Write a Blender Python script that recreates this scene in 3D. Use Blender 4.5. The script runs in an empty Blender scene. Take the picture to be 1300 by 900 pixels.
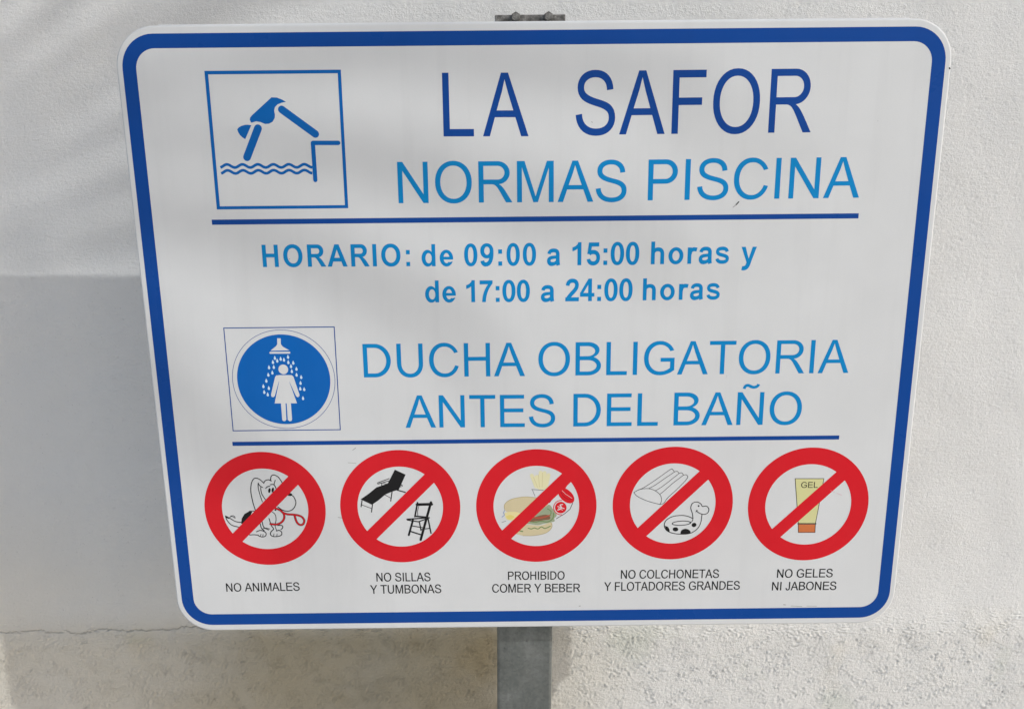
import bpy, math, random
import numpy as np
from mathutils import Vector, Matrix
from mathutils.geometry import delaunay_2d_cdt

random.seed(7)
scene = bpy.context.scene

# ------------------------------------------------------------------ camera
SIGN_Z = 1.42                      # height of the panel's centre above the ground
cam_data = bpy.data.cameras.new('camera')
cam = bpy.data.objects.new('camera', cam_data)
scene.collection.objects.link(cam)
cam_data.sensor_width = 36.0
cam_data.lens = 27.14
cam_data.clip_start = 0.02
cam_data.clip_end = 2000
pitch, yaw, roll = -0.2167, -0.0026, -0.0098
m = Matrix.Rotation(yaw, 3, 'Z') @ Matrix.Rotation(pitch, 3, 'X')
right, fwd, up = m @ Vector((1, 0, 0)), m @ Vector((0, 1, 0)), m @ Vector((0, 0, 1))
r2 = right * math.cos(roll) + up * math.sin(roll)
u2 = up * math.cos(roll) - right * math.sin(roll)
cam.matrix_world = Matrix(((r2.x, u2.x, -fwd.x, -0.0330), (r2.y, u2.y, -fwd.y, -0.9766),
                           (r2.z, u2.z, -fwd.z, 0.2098 + SIGN_Z), (0, 0, 0, 1)))
scene.camera = cam

# ------------------------------------------------------------------ sky, sun, exposure
SUN_AZ, SUN_EL = math.radians(58.7), math.radians(32.9)   # azimuth measured from -Y towards +X
world = bpy.data.worlds.new('World')
scene.world = world
world.use_nodes = True
nt = world.node_tree
bgn = nt.nodes['Background']
sky = nt.nodes.new('ShaderNodeTexSky')
sky.sky_type = 'NISHITA'
sky.sun_disc = False
sky.sun_elevation = SUN_EL
sky.sun_rotation = math.pi - SUN_AZ
sky.dust_density = 2.4
sky.air_density = 1.0
nt.links.new(sky.outputs[0], bgn.inputs[0])
bgn.inputs[1].default_value = 0.15
sun_data = bpy.data.lights.new('sun', 'SUN')
sun = bpy.data.objects.new('sun', sun_data)
scene.collection.objects.link(sun)
sun_data.energy = 2.0
sun_data.angle = math.radians(0.65)
sun_data.color = (1.0, 0.998, 0.99)
to_sun = Vector((math.sin(SUN_AZ) * math.cos(SUN_EL), -math.cos(SUN_AZ) * math.cos(SUN_EL), math.sin(SUN_EL)))
sun.rotation_euler = to_sun.to_track_quat('Z', 'Y').to_euler()
sun.location = to_sun * 20
scene.view_settings.view_transform = 'Standard'
scene.view_settings.look = 'None'
scene.view_settings.gamma = 1
scene.view_settings.use_curve_mapping = False
scene.view_settings.exposure = -0.06

# ------------------------------------------------------------------ materials
def lin(r, g, b):
    f = lambda c: (c / 255) / 12.92 if c <= 10 else (((c / 255) + .055) / 1.055) ** 2.4
    return (f(r), f(g), f(b), 1)

def mat(name, col, rough=.5, spec=.5, metal=0., coat=0., coat_rough=.1):
    ma = bpy.data.materials.new(name)
    ma.use_nodes = True
    b = ma.node_tree.nodes['Principled BSDF']
    b.inputs['Base Color'].default_value = (col[0], col[1], col[2], 1)
    b.inputs['Roughness'].default_value = rough
    b.inputs['Specular IOR Level'].default_value = spec
    b.inputs['Metallic'].default_value = metal
    b.inputs['Coat Weight'].default_value = coat
    b.inputs['Coat Roughness'].default_value = coat_rough
    return ma

class N:
    """small node-writing helper"""
    def __init__(s, ma):
        s.t = ma.node_tree; s.b = s.t.nodes['Principled BSDF']
        s.co = s.t.nodes.new('ShaderNodeTexCoord').outputs['Object']
    def link(s, a, b): s.t.links.new(a, b)
    def mapping(s, scale, rot=(0, 0, 0), vec=None):
        n = s.t.nodes.new('ShaderNodeMapping'); n.inputs['Scale'].default_value = scale
        n.inputs['Rotation'].default_value = rot
        s.link(vec or s.co, n.inputs['Vector']); return n.outputs[0]
    def noise(s, scale, detail=4, rough=.55, dist=0., vec=None):
        n = s.t.nodes.new('ShaderNodeTexNoise'); n.inputs['Scale'].default_value = scale
        n.inputs['Detail'].default_value = detail; n.inputs['Roughness'].default_value = rough
        n.inputs['Distortion'].default_value = dist
        s.link(vec or s.co, n.inputs['Vector']); return n.outputs['Fac']
    def ramp(s, fac, stops):
        n = s.t.nodes.new('ShaderNodeValToRGB'); e = n.color_ramp.elements
        while len(e) < len(stops): e.new(.5)
        for k, (p, c) in enumerate(stops):
            e[k].position = p; e[k].color = (c, c, c, 1) if isinstance(c, (int, float)) else (c[0], c[1], c[2], 1)
        s.link(fac, n.inputs[0]); return n.outputs[0]
    def mathn(s, op, a, b=None, clamp=False):
        n = s.t.nodes.new('ShaderNodeMath'); n.operation = op; n.use_clamp = clamp
        for i, v in enumerate((a, b)):
            if v is None: continue
            if isinstance(v, (int, float)): n.inputs[i].default_value = v
            else: s.link(v, n.inputs[i])
        return n.outputs[0]
    def mix(s, fac, a, b, mode='MIX'):
        n = s.t.nodes.new('ShaderNodeMix'); n.data_type = 'RGBA'; n.blend_type = mode
        for i, v in ((0, fac), (6, a), (7, b)):
            if isinstance(v, (int, float)): n.inputs[i].default_value = v
            elif isinstance(v, tuple): n.inputs[i].default_value = (v[0], v[1], v[2], 1)
            else: s.link(v, n.inputs[i])
        return n.outputs[2]
    def bump(s, h, strength, dist, normal=None):
        n = s.t.nodes.new('ShaderNodeBump'); n.inputs['Strength'].default_value = strength
        n.inputs['Distance'].default_value = dist; s.link(h, n.inputs['Height'])
        if normal: s.link(normal, n.inputs['Normal'])
        return n.outputs[0]
    def sep(s):
        n = s.t.nodes.new('ShaderNodeSeparateXYZ'); s.link(s.co, n.inputs[0]); return n.outputs

def dirty(name, col, rough, spec=.5, amt=.06, coat=0.):
    """printed vinyl / enamel: colour with faint mottling and faint grime"""
    ma = mat(name, col, rough, spec * .22, coat=coat)
    n = N(ma)
    f = n.ramp(n.noise(9, 5), [(.3, 1 - amt), (.7, 1.0)])
    drip = n.ramp(n.noise(1.0, 4, .6, 0, n.mapping((42, 42, 2.6))), [(.30, .97), (.48, 1.0)])
    spot = n.ramp(n.noise(95, 3, .6), [(.20, .80), (.27, 1.0)])
    g = n.ramp(n.noise(700, 2), [(.25, .97), (.6, 1.0)])
    c = n.mix(1.0, (col[0], col[1], col[2]), f, 'MULTIPLY')
    for q in (g, drip, spot): c = n.mix(1.0, c, q, 'MULTIPLY')
    if min(col[:3]) < .1:          # faded, dusty film over strong inks
        dust = n.mathn('MULTIPLY', n.noise(17, 6, .7), .02)
        c = n.mix(dust, c, (.55, .53, .5))
    n.link(c, n.b.inputs['Base Color'])
    n.link(n.ramp(n.noise(14, 6), [(.3, rough - .07), (.75, rough + .12)]), n.b.inputs['Roughness'])
    w = n.noise(3.2, 2)
    n.link(n.bump(n.noise(260, 2), .05, .0003, n.bump(w, .25, .004)), n.b.inputs['Normal'])
    return ma

M = {
    'paper': dirty('white_enamel', (.70, .712, .712), .34, .45),
    'navy': dirty('dark_blue_vinyl', (.003, .060, .30), .30, .4),
    'border': dirty('blue_vinyl', (.002, .062, .31), .30, .4),
    'cyan': dirty('light_blue_vinyl', (.000, .245, .58), .32, .4),
    'diverblue': dirty('mid_blue_vinyl', (.001, .125, .44), .32, .4),
    'ducha': dirty('shower_blue_vinyl', (.001, .125, .47), .32, .4),
    'red': dirty('red_vinyl', (.69, .012, .022), .33, .4),
    'darkred': dirty('dark_red_vinyl', (.35, .01, .02), .33, .4),
    'ink': dirty('black_vinyl', (.012, .012, .013), .35, .4),
    'grime': dirty('grime', (.30, .31, .28), .6), 'scratch': dirty('scratched_ink', (.72, .42, .46), .5),
    'grey': dirty('grey_ink', (.25, .26, .28), .4), 'bluegrey': dirty('blue_grey_ink', (.28, .36, .55), .4),
    'drop': dirty('pale_blue_vinyl', (.62, .78, .90), .33),
    'fry': dirty('pale_yellow_ink', (.78, .74, .46), .35), 'fryline': dirty('ochre_ink', (.62, .55, .28), .35),
    'bun': dirty('bun_tan_ink', (.66, .57, .36), .35), 'budline': dirty('bun_outline_ink', (.42, .33, .16), .35),
    'egg': dirty('cream_ink', (.82, .72, .36), .35), 'yolk': dirty('yellow_ink', (.78, .66, .22), .35),
    'lettuce': dirty('leaf_green_ink', (.34, .39, .26), .35), 'lettuced': dirty('dark_green_ink', (.17, .27, .10), .35),
    'meat': dirty('brown_ink', (.24, .12, .07), .35), 'tomato': dirty('brick_red_ink', (.50, .10, .06), .35),
    'gelyellow': dirty('gel_yellow_ink', (.68, .66, .33), .35), 'orange': dirty('cap_orange_ink', (.62, .18, .06), .35),
}
def make_zinc():
    ma = mat('galvanised_steel', (.3, .33, .32), .5, .5, .55)
    n = N(ma)
    v = n.t.nodes.new('ShaderNodeTexVoronoi'); v.inputs['Scale'].default_value = 260; n.link(n.co, v.inputs['Vector'])
    sc_ = n.t.nodes.new('ShaderNodeSeparateColor'); n.link(v.outputs['Color'], sc_.inputs[0])
    a = n.ramp(n.noise(13, 9, .7, .5), [(.28, (.130, .143, .136)), (.5, (.182, .196, .186)), (.72, (.252, .266, .256))])
    a = n.mix(.10, a, sc_.outputs[0], 'OVERLAY')
    a = n.mix(n.ramp(n.noise(30, 5, .7, 0, n.mapping((1, 1, .25))), [(.60, 0.0), (.74, .55)]), a, (.36, .38, .375))
    a = n.mix(n.ramp(n.noise(75, 4, .6), [(.24, .7), (.32, 0.0)]), a, (.07, .075, .07))
    str_ = n.ramp(n.noise(6, 5, .6, .3, n.mapping((7, 7, .8))), [(.35, .85), (.65, 1.08)])
    n.link(n.mix(1.0, a, str_, 'MULTIPLY'), n.b.inputs['Base Color'])
    n.link(n.ramp(n.noise(40, 5), [(.3, .42), (.7, .68)]), n.b.inputs['Roughness'])
    n.link(n.bump(n.noise(160, 5), .25, .0008), n.b.inputs['Normal'])
    return ma
zinc = make_zinc()
def make_old_zinc():
    ma = mat('weathered_zinc', (.2, .2, .19), .7, .4, .2)
    n = N(ma)
    n.link(n.ramp(n.noise(130, 6, .7), [(.3, (.06, .058, .052)), (.5, (.16, .155, .145)), (.72, (.36, .35, .33))]), n.b.inputs['Base Color'])
    n.link(n.bump(n.noise(220, 4), .6, .002), n.b.inputs['Normal'])
    return ma
old_zinc = make_old_zinc()

# ------------------------------------------------------------------ object helpers
def link_mesh(name, verts, faces, mats, parent=None, midx=None, smooth=False, loc=None):
    me = bpy.data.meshes.new(name)
    me.from_pydata(verts, [], faces)
    for ma in (mats if isinstance(mats, (list, tuple)) else [mats]): me.materials.append(ma)
    if midx: me.polygons.foreach_set('material_index', midx)
    if smooth: me.polygons.foreach_set('use_smooth', [True] * len(me.polygons))
    me.update()
    o = bpy.data.objects.new(name, me)
    scene.collection.objects.link(o)
    if parent: o.parent = parent
    if loc: o.location = loc
    return o

def bevelled_box(name, size, loc, ma, parent=None, bev=.002, seg=2, rot=None):
    import bmesh
    bm = bmesh.new()
    bmesh.ops.create_cube(bm, size=1)
    bmesh.ops.scale(bm, vec=size, verts=bm.verts)
    if bev: bmesh.ops.bevel(bm, geom=bm.edges[:], offset=bev, segments=seg, affect='EDGES', profile=.5)
    me = bpy.data.meshes.new(name); bm.to_mesh(me); bm.free(); me.materials.append(ma)
    o = bpy.data.objects.new(name, me); scene.collection.objects.link(o)
    o.location = loc
    if rot: o.rotation_euler = rot
    if parent: o.parent = parent
    return o

def structure(o, label=None):
    o['kind'] = 'structure'
    if label: o['label'] = label
    return o

# ------------------------------------------------------------------ the wall (behind the sign) and the ground
WALL_Y = 0.28
def mxr(n, v, a, b):
    r = n.t.nodes.new('ShaderNodeMapRange'); r.interpolation_type = 'SMOOTHSTEP'
    n.link(v, r.inputs[0]); r.inputs[1].default_value = a; r.inputs[2].default_value = b
    return r.outputs[0]
def fft_noise(rng, nz, nx, step, lo, hi, ang=None, aniso=1.0):
    """band-passed gaussian noise; lo..hi are wavelengths in metres"""
    w = rng.standard_normal((nz, nx))
    fz = np.fft.fftfreq(nz, step)[:, None]; fx = np.fft.rfftfreq(nx, step)[None, :]
    if ang is not None:
        c, s = math.cos(ang), math.sin(ang)
        u, v = fx * c + fz * s, (-fx * s + fz * c)
        f = np.sqrt((u * aniso) ** 2 + v ** 2)
    else:
        f = np.sqrt(fx ** 2 + fz ** 2)
    g = np.exp(-(f * hi * 0 + f * lo) ** 2 * .5) * (1 - np.exp(-(f * hi) ** 2 * .5))
    r = np.fft.irfft2(np.fft.rfft2(w) * g, s=(nz, nx))
    return r / r.std()

def smoothstep(a, b, x):
    t = np.clip((x - a) / (b - a), 0, 1); return t * t * (3 - 2 * t)

def interp_line(pts, x):
    return np.interp(x, [p[0] for p in pts], [p[1] for p in pts])

CRACK = [(-1.0431, -0.5696), (-0.9582, -0.5707), (-0.9271, -0.5711), (-0.9153, -0.5681), (-0.8837, -0.5653), (-0.873, -0.5702), (-0.8475, -0.5705), (-0.8414, -0.5674), (-0.8125, -0.5741), (-0.7801, -0.565), (-0.7591, -0.5669), (-0.7309, -0.5688), (-0.6528, -0.5682), (-0.631, -0.5637), (-0.5886, -0.5658), (-0.461, -0.5674), (-0.0628, -0.5614), (0.1789, -0.5581), (0.4639, -0.5648), (0.6489, -0.5624), (0.7201, -0.5617), (0.805, -0.5564), (0.8903, -0.5543), (0.9752, -0.5507)]
def build_wall():
    step = .0024
    xf = np.arange(-1.20, 1.15, step); zf = np.arange(-.98, .70, step)
    nx, nz = len(xf), len(zf)
    zc = np.arange(-.594, -.548, .0006)               # extra rows where the crack runs
    rng = np.random.default_rng(11)
    Xg, Zg = np.meshgrid(xf, zf)
    big = fft_noise(rng, nz, nx, step, .16, .6)
    mid = fft_noise(rng, nz, nx, step, .018, .06)
    fine = fft_noise(rng, nz, nx, step, .0022, .012)
    brush = fft_noise(rng, nz, nx, step, .0028, .014, math.radians(2), .35)
    coarse = fft_noise(rng, nz, nx, step, .0032, .013)
    coarse2 = fft_noise(rng, nz, nx, step, .006, .022)
    diag = fft_noise(rng, nz, nx, step, .0032, .016, math.radians(52), .28)
    diag2 = fft_noise(rng, nz, nx, step, .0035, .016, math.radians(-48), .42)
    patch = fft_noise(rng, nz, nx, step, .05, .2)
    patch2 = fft_noise(rng, nz, nx, step, .035, .15)
    ridge = lambda a: np.clip(a, -2.2, 2.2)
    edge = interp_line(CRACK, Xg) + .006 * patch2
    low = 1 - smoothstep(-.012 - .02 * smoothstep(0, .3, Xg), .010 + .022 * smoothstep(0, .3, Xg), Zg - edge)
    rightside = smoothstep(-.02, .12, Xg)
    h = .0006 * big + .00006 * mid
    up = 1 - low
    h += up * (.00013 * fine + .00013 * brush * (1 - .6 * rightside) + .00008 * coarse * smoothstep(.2, 1.2, patch))
    # little pits in the upper coat, crowded in some patches
    pit = smoothstep(2.1, 3.0, fft_noise(rng, nz, nx, step, .0026, .009) + .45 * np.clip(patch, -1, 2) * (.5 + .5 * rightside))
    h -= up * .0015 * pit
    # coarse coat below
    amp = .30 + .85 * smoothstep(-.9, 1.3, patch2 + .4 * mid)
    rgh = np.sign(coarse) * np.abs(coarse) ** 1.25 * .00045 + coarse2 * .00042
    rough_r = (rgh + .00050 * ridge(diag2)) * amp
    rough_l = (.00046 * coarse + .00036 * coarse2) * amp + .00070 * ridge(diag) * smoothstep(-.2, 1.0, patch)
    h += low * (rough_r * rightside + rough_l * (1 - rightside)) * 1.0
    # the coarse coat starts a little proud just under the joint, then falls back
    h += low * .0015 * np.exp(-((Zg - edge + .03) / .03) ** 2)
    # insert the fine rows
    zu = np.sort(np.concatenate([zf[(zf < zc[0] - .0007) | (zf > zc[-1] + .0007)], zc]))
    pos = (zu - zf[0]) / step; i0 = np.clip(np.floor(pos).astype(int), 0, nz - 2); fr = (pos - i0)[:, None]
    h = h[i0] * (1 - fr) + h[i0 + 1] * fr
    zf = zu; nz = len(zf); Xg, Zg = np.meshgrid(xf, zf)
    # the hairline crack along the joint, left of the post
    wob = interp_line(CRACK, xf)
    jag = fft_noise(rng, 8, nx, step, .006, .05)[3] * .0011
    cz = (wob + jag)[None, :]
    cw = smoothstep(.3, -.15, Xg) * (.6 + .4 * smoothstep(-1, 1, fft_noise(rng, 8, nx, step, .01, .05)[2]))[...]
    crack = np.exp(-((Zg - cz) / .0008) ** 2) * cw
    h -= .0038 * crack
    # coarse grid of the rest of the wall: same height at the seam, plain further out
    xs = np.concatenate([np.linspace(-6, -1.24, 40), xf, np.linspace(1.19, 6, 40)])
    zs = np.concatenate([np.linspace(-SIGN_Z - .05, -1.0, 14), zf, np.linspace(.72, 2.6, 24)])
    H = np.zeros((len(zs), len(xs)))
    fx = smoothstep(0, .05, xf - xf[0]) * smoothstep(0, .05, xf[-1] - xf)
    fz = smoothstep(0, .05, zf - zf[0]) * smoothstep(0, .05, zf[-1] - zf)
    H[14:14 + nz, 40:40 + nx] = h * fx[None, :] * fz[:, None]
    XX, ZZ = np.meshgrid(xs, zs)
    co = np.stack([XX, WALL_Y - H, ZZ + SIGN_Z], -1).reshape(-1, 3).astype(np.float32)
    NX, NZ = len(xs), len(zs)
    idx = np.arange(NX * NZ).reshape(NZ, NX)
    q = np.stack([idx[:-1, :-1], idx[:-1, 1:], idx[1:, 1:], idx[1:, :-1]], -1).reshape(-1, 4)
    # top, sides and back so the wall is a solid 20 cm thick
    base = len(co)
    x0, x1, z0, z1 = xs[0], xs[-1], zs[0] + SIGN_Z, zs[-1] + SIGN_Z
    T = WALL_Y + .2
    extra = np.array([(x0, T, z0), (x1, T, z0), (x1, T, z1), (x0, T, z1),
                      (x0, WALL_Y, z0), (x1, WALL_Y, z0), (x1, WALL_Y, z1), (x0, WALL_Y, z1)], np.float32)
    co = np.concatenate([co, extra])
    b = base
    q = np.concatenate([q, [(b + 1, b, b + 3, b + 2), (b + 4, b + 7, b + 3, b), (b + 6, b + 5, b + 1, b + 2), (b + 7, b + 6, b + 2, b + 3)]]).astype(np.int32)
    me = bpy.data.meshes.new('wall')
    me.vertices.add(len(co)); me.vertices.foreach_set('co', co.ravel())
    me.loops.add(q.size); me.loops.foreach_set('vertex_index', q.ravel())
    me.polygons.add(len(q))
    me.polygons.foreach_set('loop_start', np.arange(0, q.size, 4, dtype=np.int32))
    sm = np.ones(len(q), bool); sm[-4:] = False
    me.polygons.foreach_set('use_smooth', sm)
    me.update(calc_edges=True)
    o = bpy.data.objects.new('wall', me); scene.collection.objects.link(o)
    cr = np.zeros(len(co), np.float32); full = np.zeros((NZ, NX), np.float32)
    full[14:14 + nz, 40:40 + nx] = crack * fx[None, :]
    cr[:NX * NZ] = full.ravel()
    me.attributes.new('crack_shade', 'FLOAT', 'POINT').data.foreach_set('value', cr)
    ma = mat('wall_render', (.72, .71, .68), .92, .15)
    n = N(ma)
    s = n.sep()
    x, z = s[0], n.mathn('SUBTRACT', s[2], SIGN_Z)
    base_c = n.ramp(n.noise(2.6, 6, .6), [(.25, (.755, .755, .738)), (.5, (.79, .792, .778)), (.75, (.815, .818, .805))])
    speck = n.ramp(n.noise(330, 2, .5), [(.20, .62), (.29, 1.0)])
    c = n.mix(1.0, base_c, speck, 'MULTIPLY')
    tiny = n.ramp(n.noise(150, 3, .6), [(.22, .86), (.32, 1.0)])
    c = n.mix(.6, c, tiny, 'MULTIPLY')
    # grime on the coarse coat
    mr = n.t.nodes.new('ShaderNodeMapRange'); mr.interpolation_type = 'SMOOTHSTEP'
    n.link(n.mathn('ADD', z, n.mathn('MULTIPLY', n.mathn('SUBTRACT', n.noise(9, 5), .5), .04)), mr.inputs[0])
    mr.inputs[1].default_value = -.520; mr.inputs[2].default_value = -.600; mr.inputs[3].default_value = 0; mr.inputs[4].default_value = 1
    mx = n.t.nodes.new('ShaderNodeMapRange'); mx.interpolation_type = 'SMOOTHSTEP'
    n.link(n.mathn('ADD', x, n.mathn('MULTIPLY', n.mathn('SUBTRACT', n.noise(3, 4), .5), .4)), mx.inputs[0])
    mx.inputs[1].default_value = .30; mx.inputs[2].default_value = -.15; mx.inputs[3].default_value = .12; mx.inputs[4].default_value = 1
    g = n.mathn('MULTIPLY', n.mathn('MULTIPLY', mr.outputs[0], mx.outputs[0]), n.ramp(n.noise(5, 5, .6, .4), [(.2, .35), (.62, 1.0)]))
    g = n.mathn('MULTIPLY', g, n.mathn('ADD', n.mathn('MULTIPLY', mxr(n, x, -.95, -.45), .55), .45))
    c = n.mix(g, c, n.mix(1.0, c, (.80, .75, .64), 'MULTIPLY'))
    film = n.mathn('MULTIPLY', n.mathn('MULTIPLY', mxr(n, z, -.22, -.60), mxr(n, x, .12, -.06)), n.ramp(n.noise(2.2, 5), [(.3, .4), (.65, .8)]))
    c = n.mix(film, c, n.mix(1.0, c, (.97, .915, .82), 'MULTIPLY'))
    # grime left of the post, darkened to hold the sign's shade in the colour
    band = n.mathn('MULTIPLY', mxr(n, x, -.88, -.30), mxr(n, n.mathn('ADD', x, n.mathn('MULTIPLY', n.noise(6, 4), .12)), .13, -.02))
    shade_grime = n.mathn('MULTIPLY', n.mathn('MULTIPLY', mr.outputs[0], band), n.ramp(n.noise(3.5, 6, .6, .5), [(.25, .65), (.6, 1.0)]))
    c = n.mix(shade_grime, c, n.mix(1.0, c, (.64, .62, .56), 'MULTIPLY'))
    ochre = n.mathn('MULTIPLY', mr.outputs[0], n.ramp(n.noise(4.3, 3, .5), [(.60, 0.0), (.74, .55)]))
    c = n.mix(ochre, c, n.mix(1.0, c, (.93, .84, .64), 'MULTIPLY'))
    green = n.mathn('MULTIPLY', mr.outputs[0], n.ramp(n.noise(7.7, 3, .5, .5), [(.60, 0.0), (.72, .35)]))
    c = n.mix(green, c, n.mix(1.0, c, (.80, .86, .76), 'MULTIPLY'))
    ca = n.t.nodes.new('ShaderNodeAttribute'); ca.attribute_name = 'crack_shade'
    c = n.mix(n.mathn('MULTIPLY', ca.outputs['Fac'], .3), c, (.16, .14, .11))  # shade inside the crack, put into the wall colour
    n.link(c, n.b.inputs['Base Color'])
    rm = mxr(n, x, -.35, .15)
    grain = n.noise(230, 6, .78)
    hb = n.bump(grain, 1.0, .0023)
    streak = n.noise(120, 4, .65, .3, n.mapping((.45, 1, 2.4)))
    hb = n.bump(streak, .45, .0016, hb)
    clump = n.mathn('MULTIPLY', n.ramp(n.noise(75, 7, .68), [(.36, 0.0), (.66, 1.0)]), n.ramp(n.noise(11, 3), [(.34, .35), (.62, 1.0)]))
    lowm = mxr(n, n.mathn('ADD', z, n.mathn('MULTIPLY', n.noise(14, 3), .03)), -.535, -.585)
    hb = n.bump(n.mathn('MULTIPLY', n.mathn('MULTIPLY', clump, lowm), n.mathn('ADD', n.mathn('MULTIPLY', rm, .6), .4)), .50, .0018, hb)
    n.link(hb, n.b.inputs['Normal'])
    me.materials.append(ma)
    return structure(o, 'off white rendered wall with a smooth upper coat and a rough lower coat')
wall = build_wall()

def build_ground():
    ma = mat('paving', (.42, .39, .34), .9, .2)
    n = N(ma)
    n.link(n.ramp(n.noise(1.5, 8, .6), [(.3, (.66, .61, .54)), (.7, (.74, .69, .61))]), n.b.inputs['Base Color'])
    n.link(n.bump(n.noise(90, 6), .5, .004), n.b.inputs['Normal'])
    o = link_mesh('ground', [(-300, -300, 0), (300, -300, 0), (300, 300, 0), (-300, 300, 0)], [(0, 1, 2, 3)], ma)
    return structure(o, 'pale paved ground at the foot of the wall')
build_ground()

# ------------------------------------------------------------------ planar paint: shapes laid over each other, later ones on top
def bez(p0, p1, p2, p3, n=10):
    return [tuple((1 - t) ** 3 * a + 3 * t * (1 - t) ** 2 * b + 3 * t * t * (1 - t) * c + t ** 3 * d
                  for a, b, c, d in zip(p0, p1, p2, p3)) for t in [i / n for i in range(n + 1)]]
def ell(cx, cy, rx, ry, a0=0, a1=360, n=40, p=2.0):
    full = abs(a1 - a0) >= 360
    k = n if full else n + 1
    r = []
    for i in range(k):
        a = math.radians(a0 + (a1 - a0) * i / n); c, s = math.cos(a), math.sin(a)
        r.append((cx + rx * math.copysign(abs(c) ** (2 / p), c), cy + ry * math.copysign(abs(s) ** (2 / p), s)))
    return r
def rect(x0, y0, x1, y1): return [(x0, y0), (x1, y0), (x1, y1), (x0, y1)]
def dee(x0, xs, x1, y0, y1, n=20):
    return [(x0, y0), (xs, y0)] + ell(xs, (y0 + y1) / 2, x1 - xs, (y1 - y0) / 2, -90, 90, n)[1:-1] + [(xs, y1), (x0, y1)]
def stroke(pts, w, cap='butt', wend=None):
    """a polyline widened to one polygon; w may change along it"""
    n = len(pts); L, R = [], []
    for i, (x, y) in enumerate(pts):
        a = pts[max(i - 1, 0)]; b = pts[min(i + 1, n - 1)]
        dx, dy = b[0] - a[0], b[1] - a[1]; l = math.hypot(dx, dy) or 1e-9
        k = 1.0
        if 0 < i < n - 1:
            d1 = (x - a[0], y - a[1]); d2 = (b[0] - x, b[1] - y)
            l1 = math.hypot(*d1) or 1e-9; l2 = math.hypot(*d2) or 1e-9
            cosn = (d1[0] * d2[0] + d1[1] * d2[1]) / (l1 * l2)
            k = min(1 / math.sqrt(max((1 + cosn) / 2, .15)), 1.6)
            dx, dy = d1[0] / l1 + d2[0] / l2, d1[1] / l1 + d2[1] / l2; l = math.hypot(dx, dy) or 1e-9
        hw = (w(i / (n - 1)) if callable(w) else w) / 2 * k
        nx, ny = -dy / l * hw, dx / l * hw
        L.append((x + nx, y + ny)); R.append((x - nx, y - ny))
    if cap == 'round':
        def arc(c, a, b):
            a0 = math.atan2(a[1] - c[1], a[0] - c[0]); r = math.hypot(a[0] - c[0], a[1] - c[1])
            return [(c[0] + r * math.cos(a0 - math.pi * t / 8), c[1] + r * math.sin(a0 - math.pi * t / 8)) for t in range(1, 8)]
        return L + arc(pts[-1], L[-1], R[-1]) + R[::-1] + arc(pts[0], R[0], L[0])
    return L + R[::-1]
def segs(pts, w, cap='round'):
    """stroke as several overlapping quads with round joints: safe for loops that cross themselves"""
    r = []
    for a, b in zip(pts[:-1], pts[1:]):
        if math.hypot(a[0] - b[0], a[1] - b[1]) > 1e-6: r.append(stroke([a, b], w))
    for p in (pts if cap == 'round' else pts[1:-1]): r.append(ell(p[0], p[1], w / 2, w / 2, n=10))
    return r

def paint(layers):
    """layers: [(colour or None, polygon)] painted in order -> {colour: (verts, faces)}; no two faces overlap"""
    verts, faces = [], []
    for c, poly in layers:
        area = sum(a[0] * b[1] - b[0] * a[1] for a, b in zip(poly, poly[1:] + poly[:1]))
        if area < 0: poly = poly[::-1]
        s = len(verts); verts += [Vector((p[0], p[1])) for p in poly]
        faces.append(list(range(s, s + len(poly))))
    v, e, f, ov, oe, of = delaunay_2d_cdt(verts, [], faces, 0, 1e-5)
    res = {}
    for face, org in zip(f, of):
        if not org: continue
        c = layers[max(org)][0]
        if c is None: continue
        res.setdefault(c, []).append(face)
    return v, res

# ------------------------------------------------------------------ lettering: a plain grotesque, 716 units to the capital height
def A_(*p): return (1, list(p) if not (len(p) == 1 and isinstance(p[0], list)) else p[0])
def S_(*p): return (0, list(p) if not (len(p) == 1 and isinstance(p[0], list)) else p[0])
def spine(curves, w):
    pts = []
    for c in curves: pts += (bez(*c, n=9) if not pts else bez(*c, n=9)[1:])
    return stroke(pts, w)
S_CURVES = [((90, 232), (97, 110), (190, 29), (345, 29)), ((345, 29), (490, 29), (575, 98), (575, 193)), ((575, 193), (575, 310), (470, 335), (340, 367)),
            ((340, 367), (200, 402), (116, 440), (116, 535)), ((116, 535), (116, 625), (200, 687), (325, 687)), ((325, 687), (450, 687), (537, 625), (543, 506))]
def s_w(t): return 88 + 6 * math.cos(t * math.pi * 6)
OV = lambda x0, x1, t, h, p=2.12: [A_(ell((x0 + x1) / 2, 358, (x1 - x0) / 2, 370, p=p)), S_(ell((x0 + x1) / 2, 358, (x1 - x0) / 2 - t, 370 - h, p=p))]
def smooth(t): t = max(0, min(1, t)); return t * t * (3 - 2 * t)
NN = A_((76, 0), (76, 716), (173, 716), (549, 154), (549, 716), (640, 716), (640, 0), (543, 0), (167, 563), (167, 0))
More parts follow.
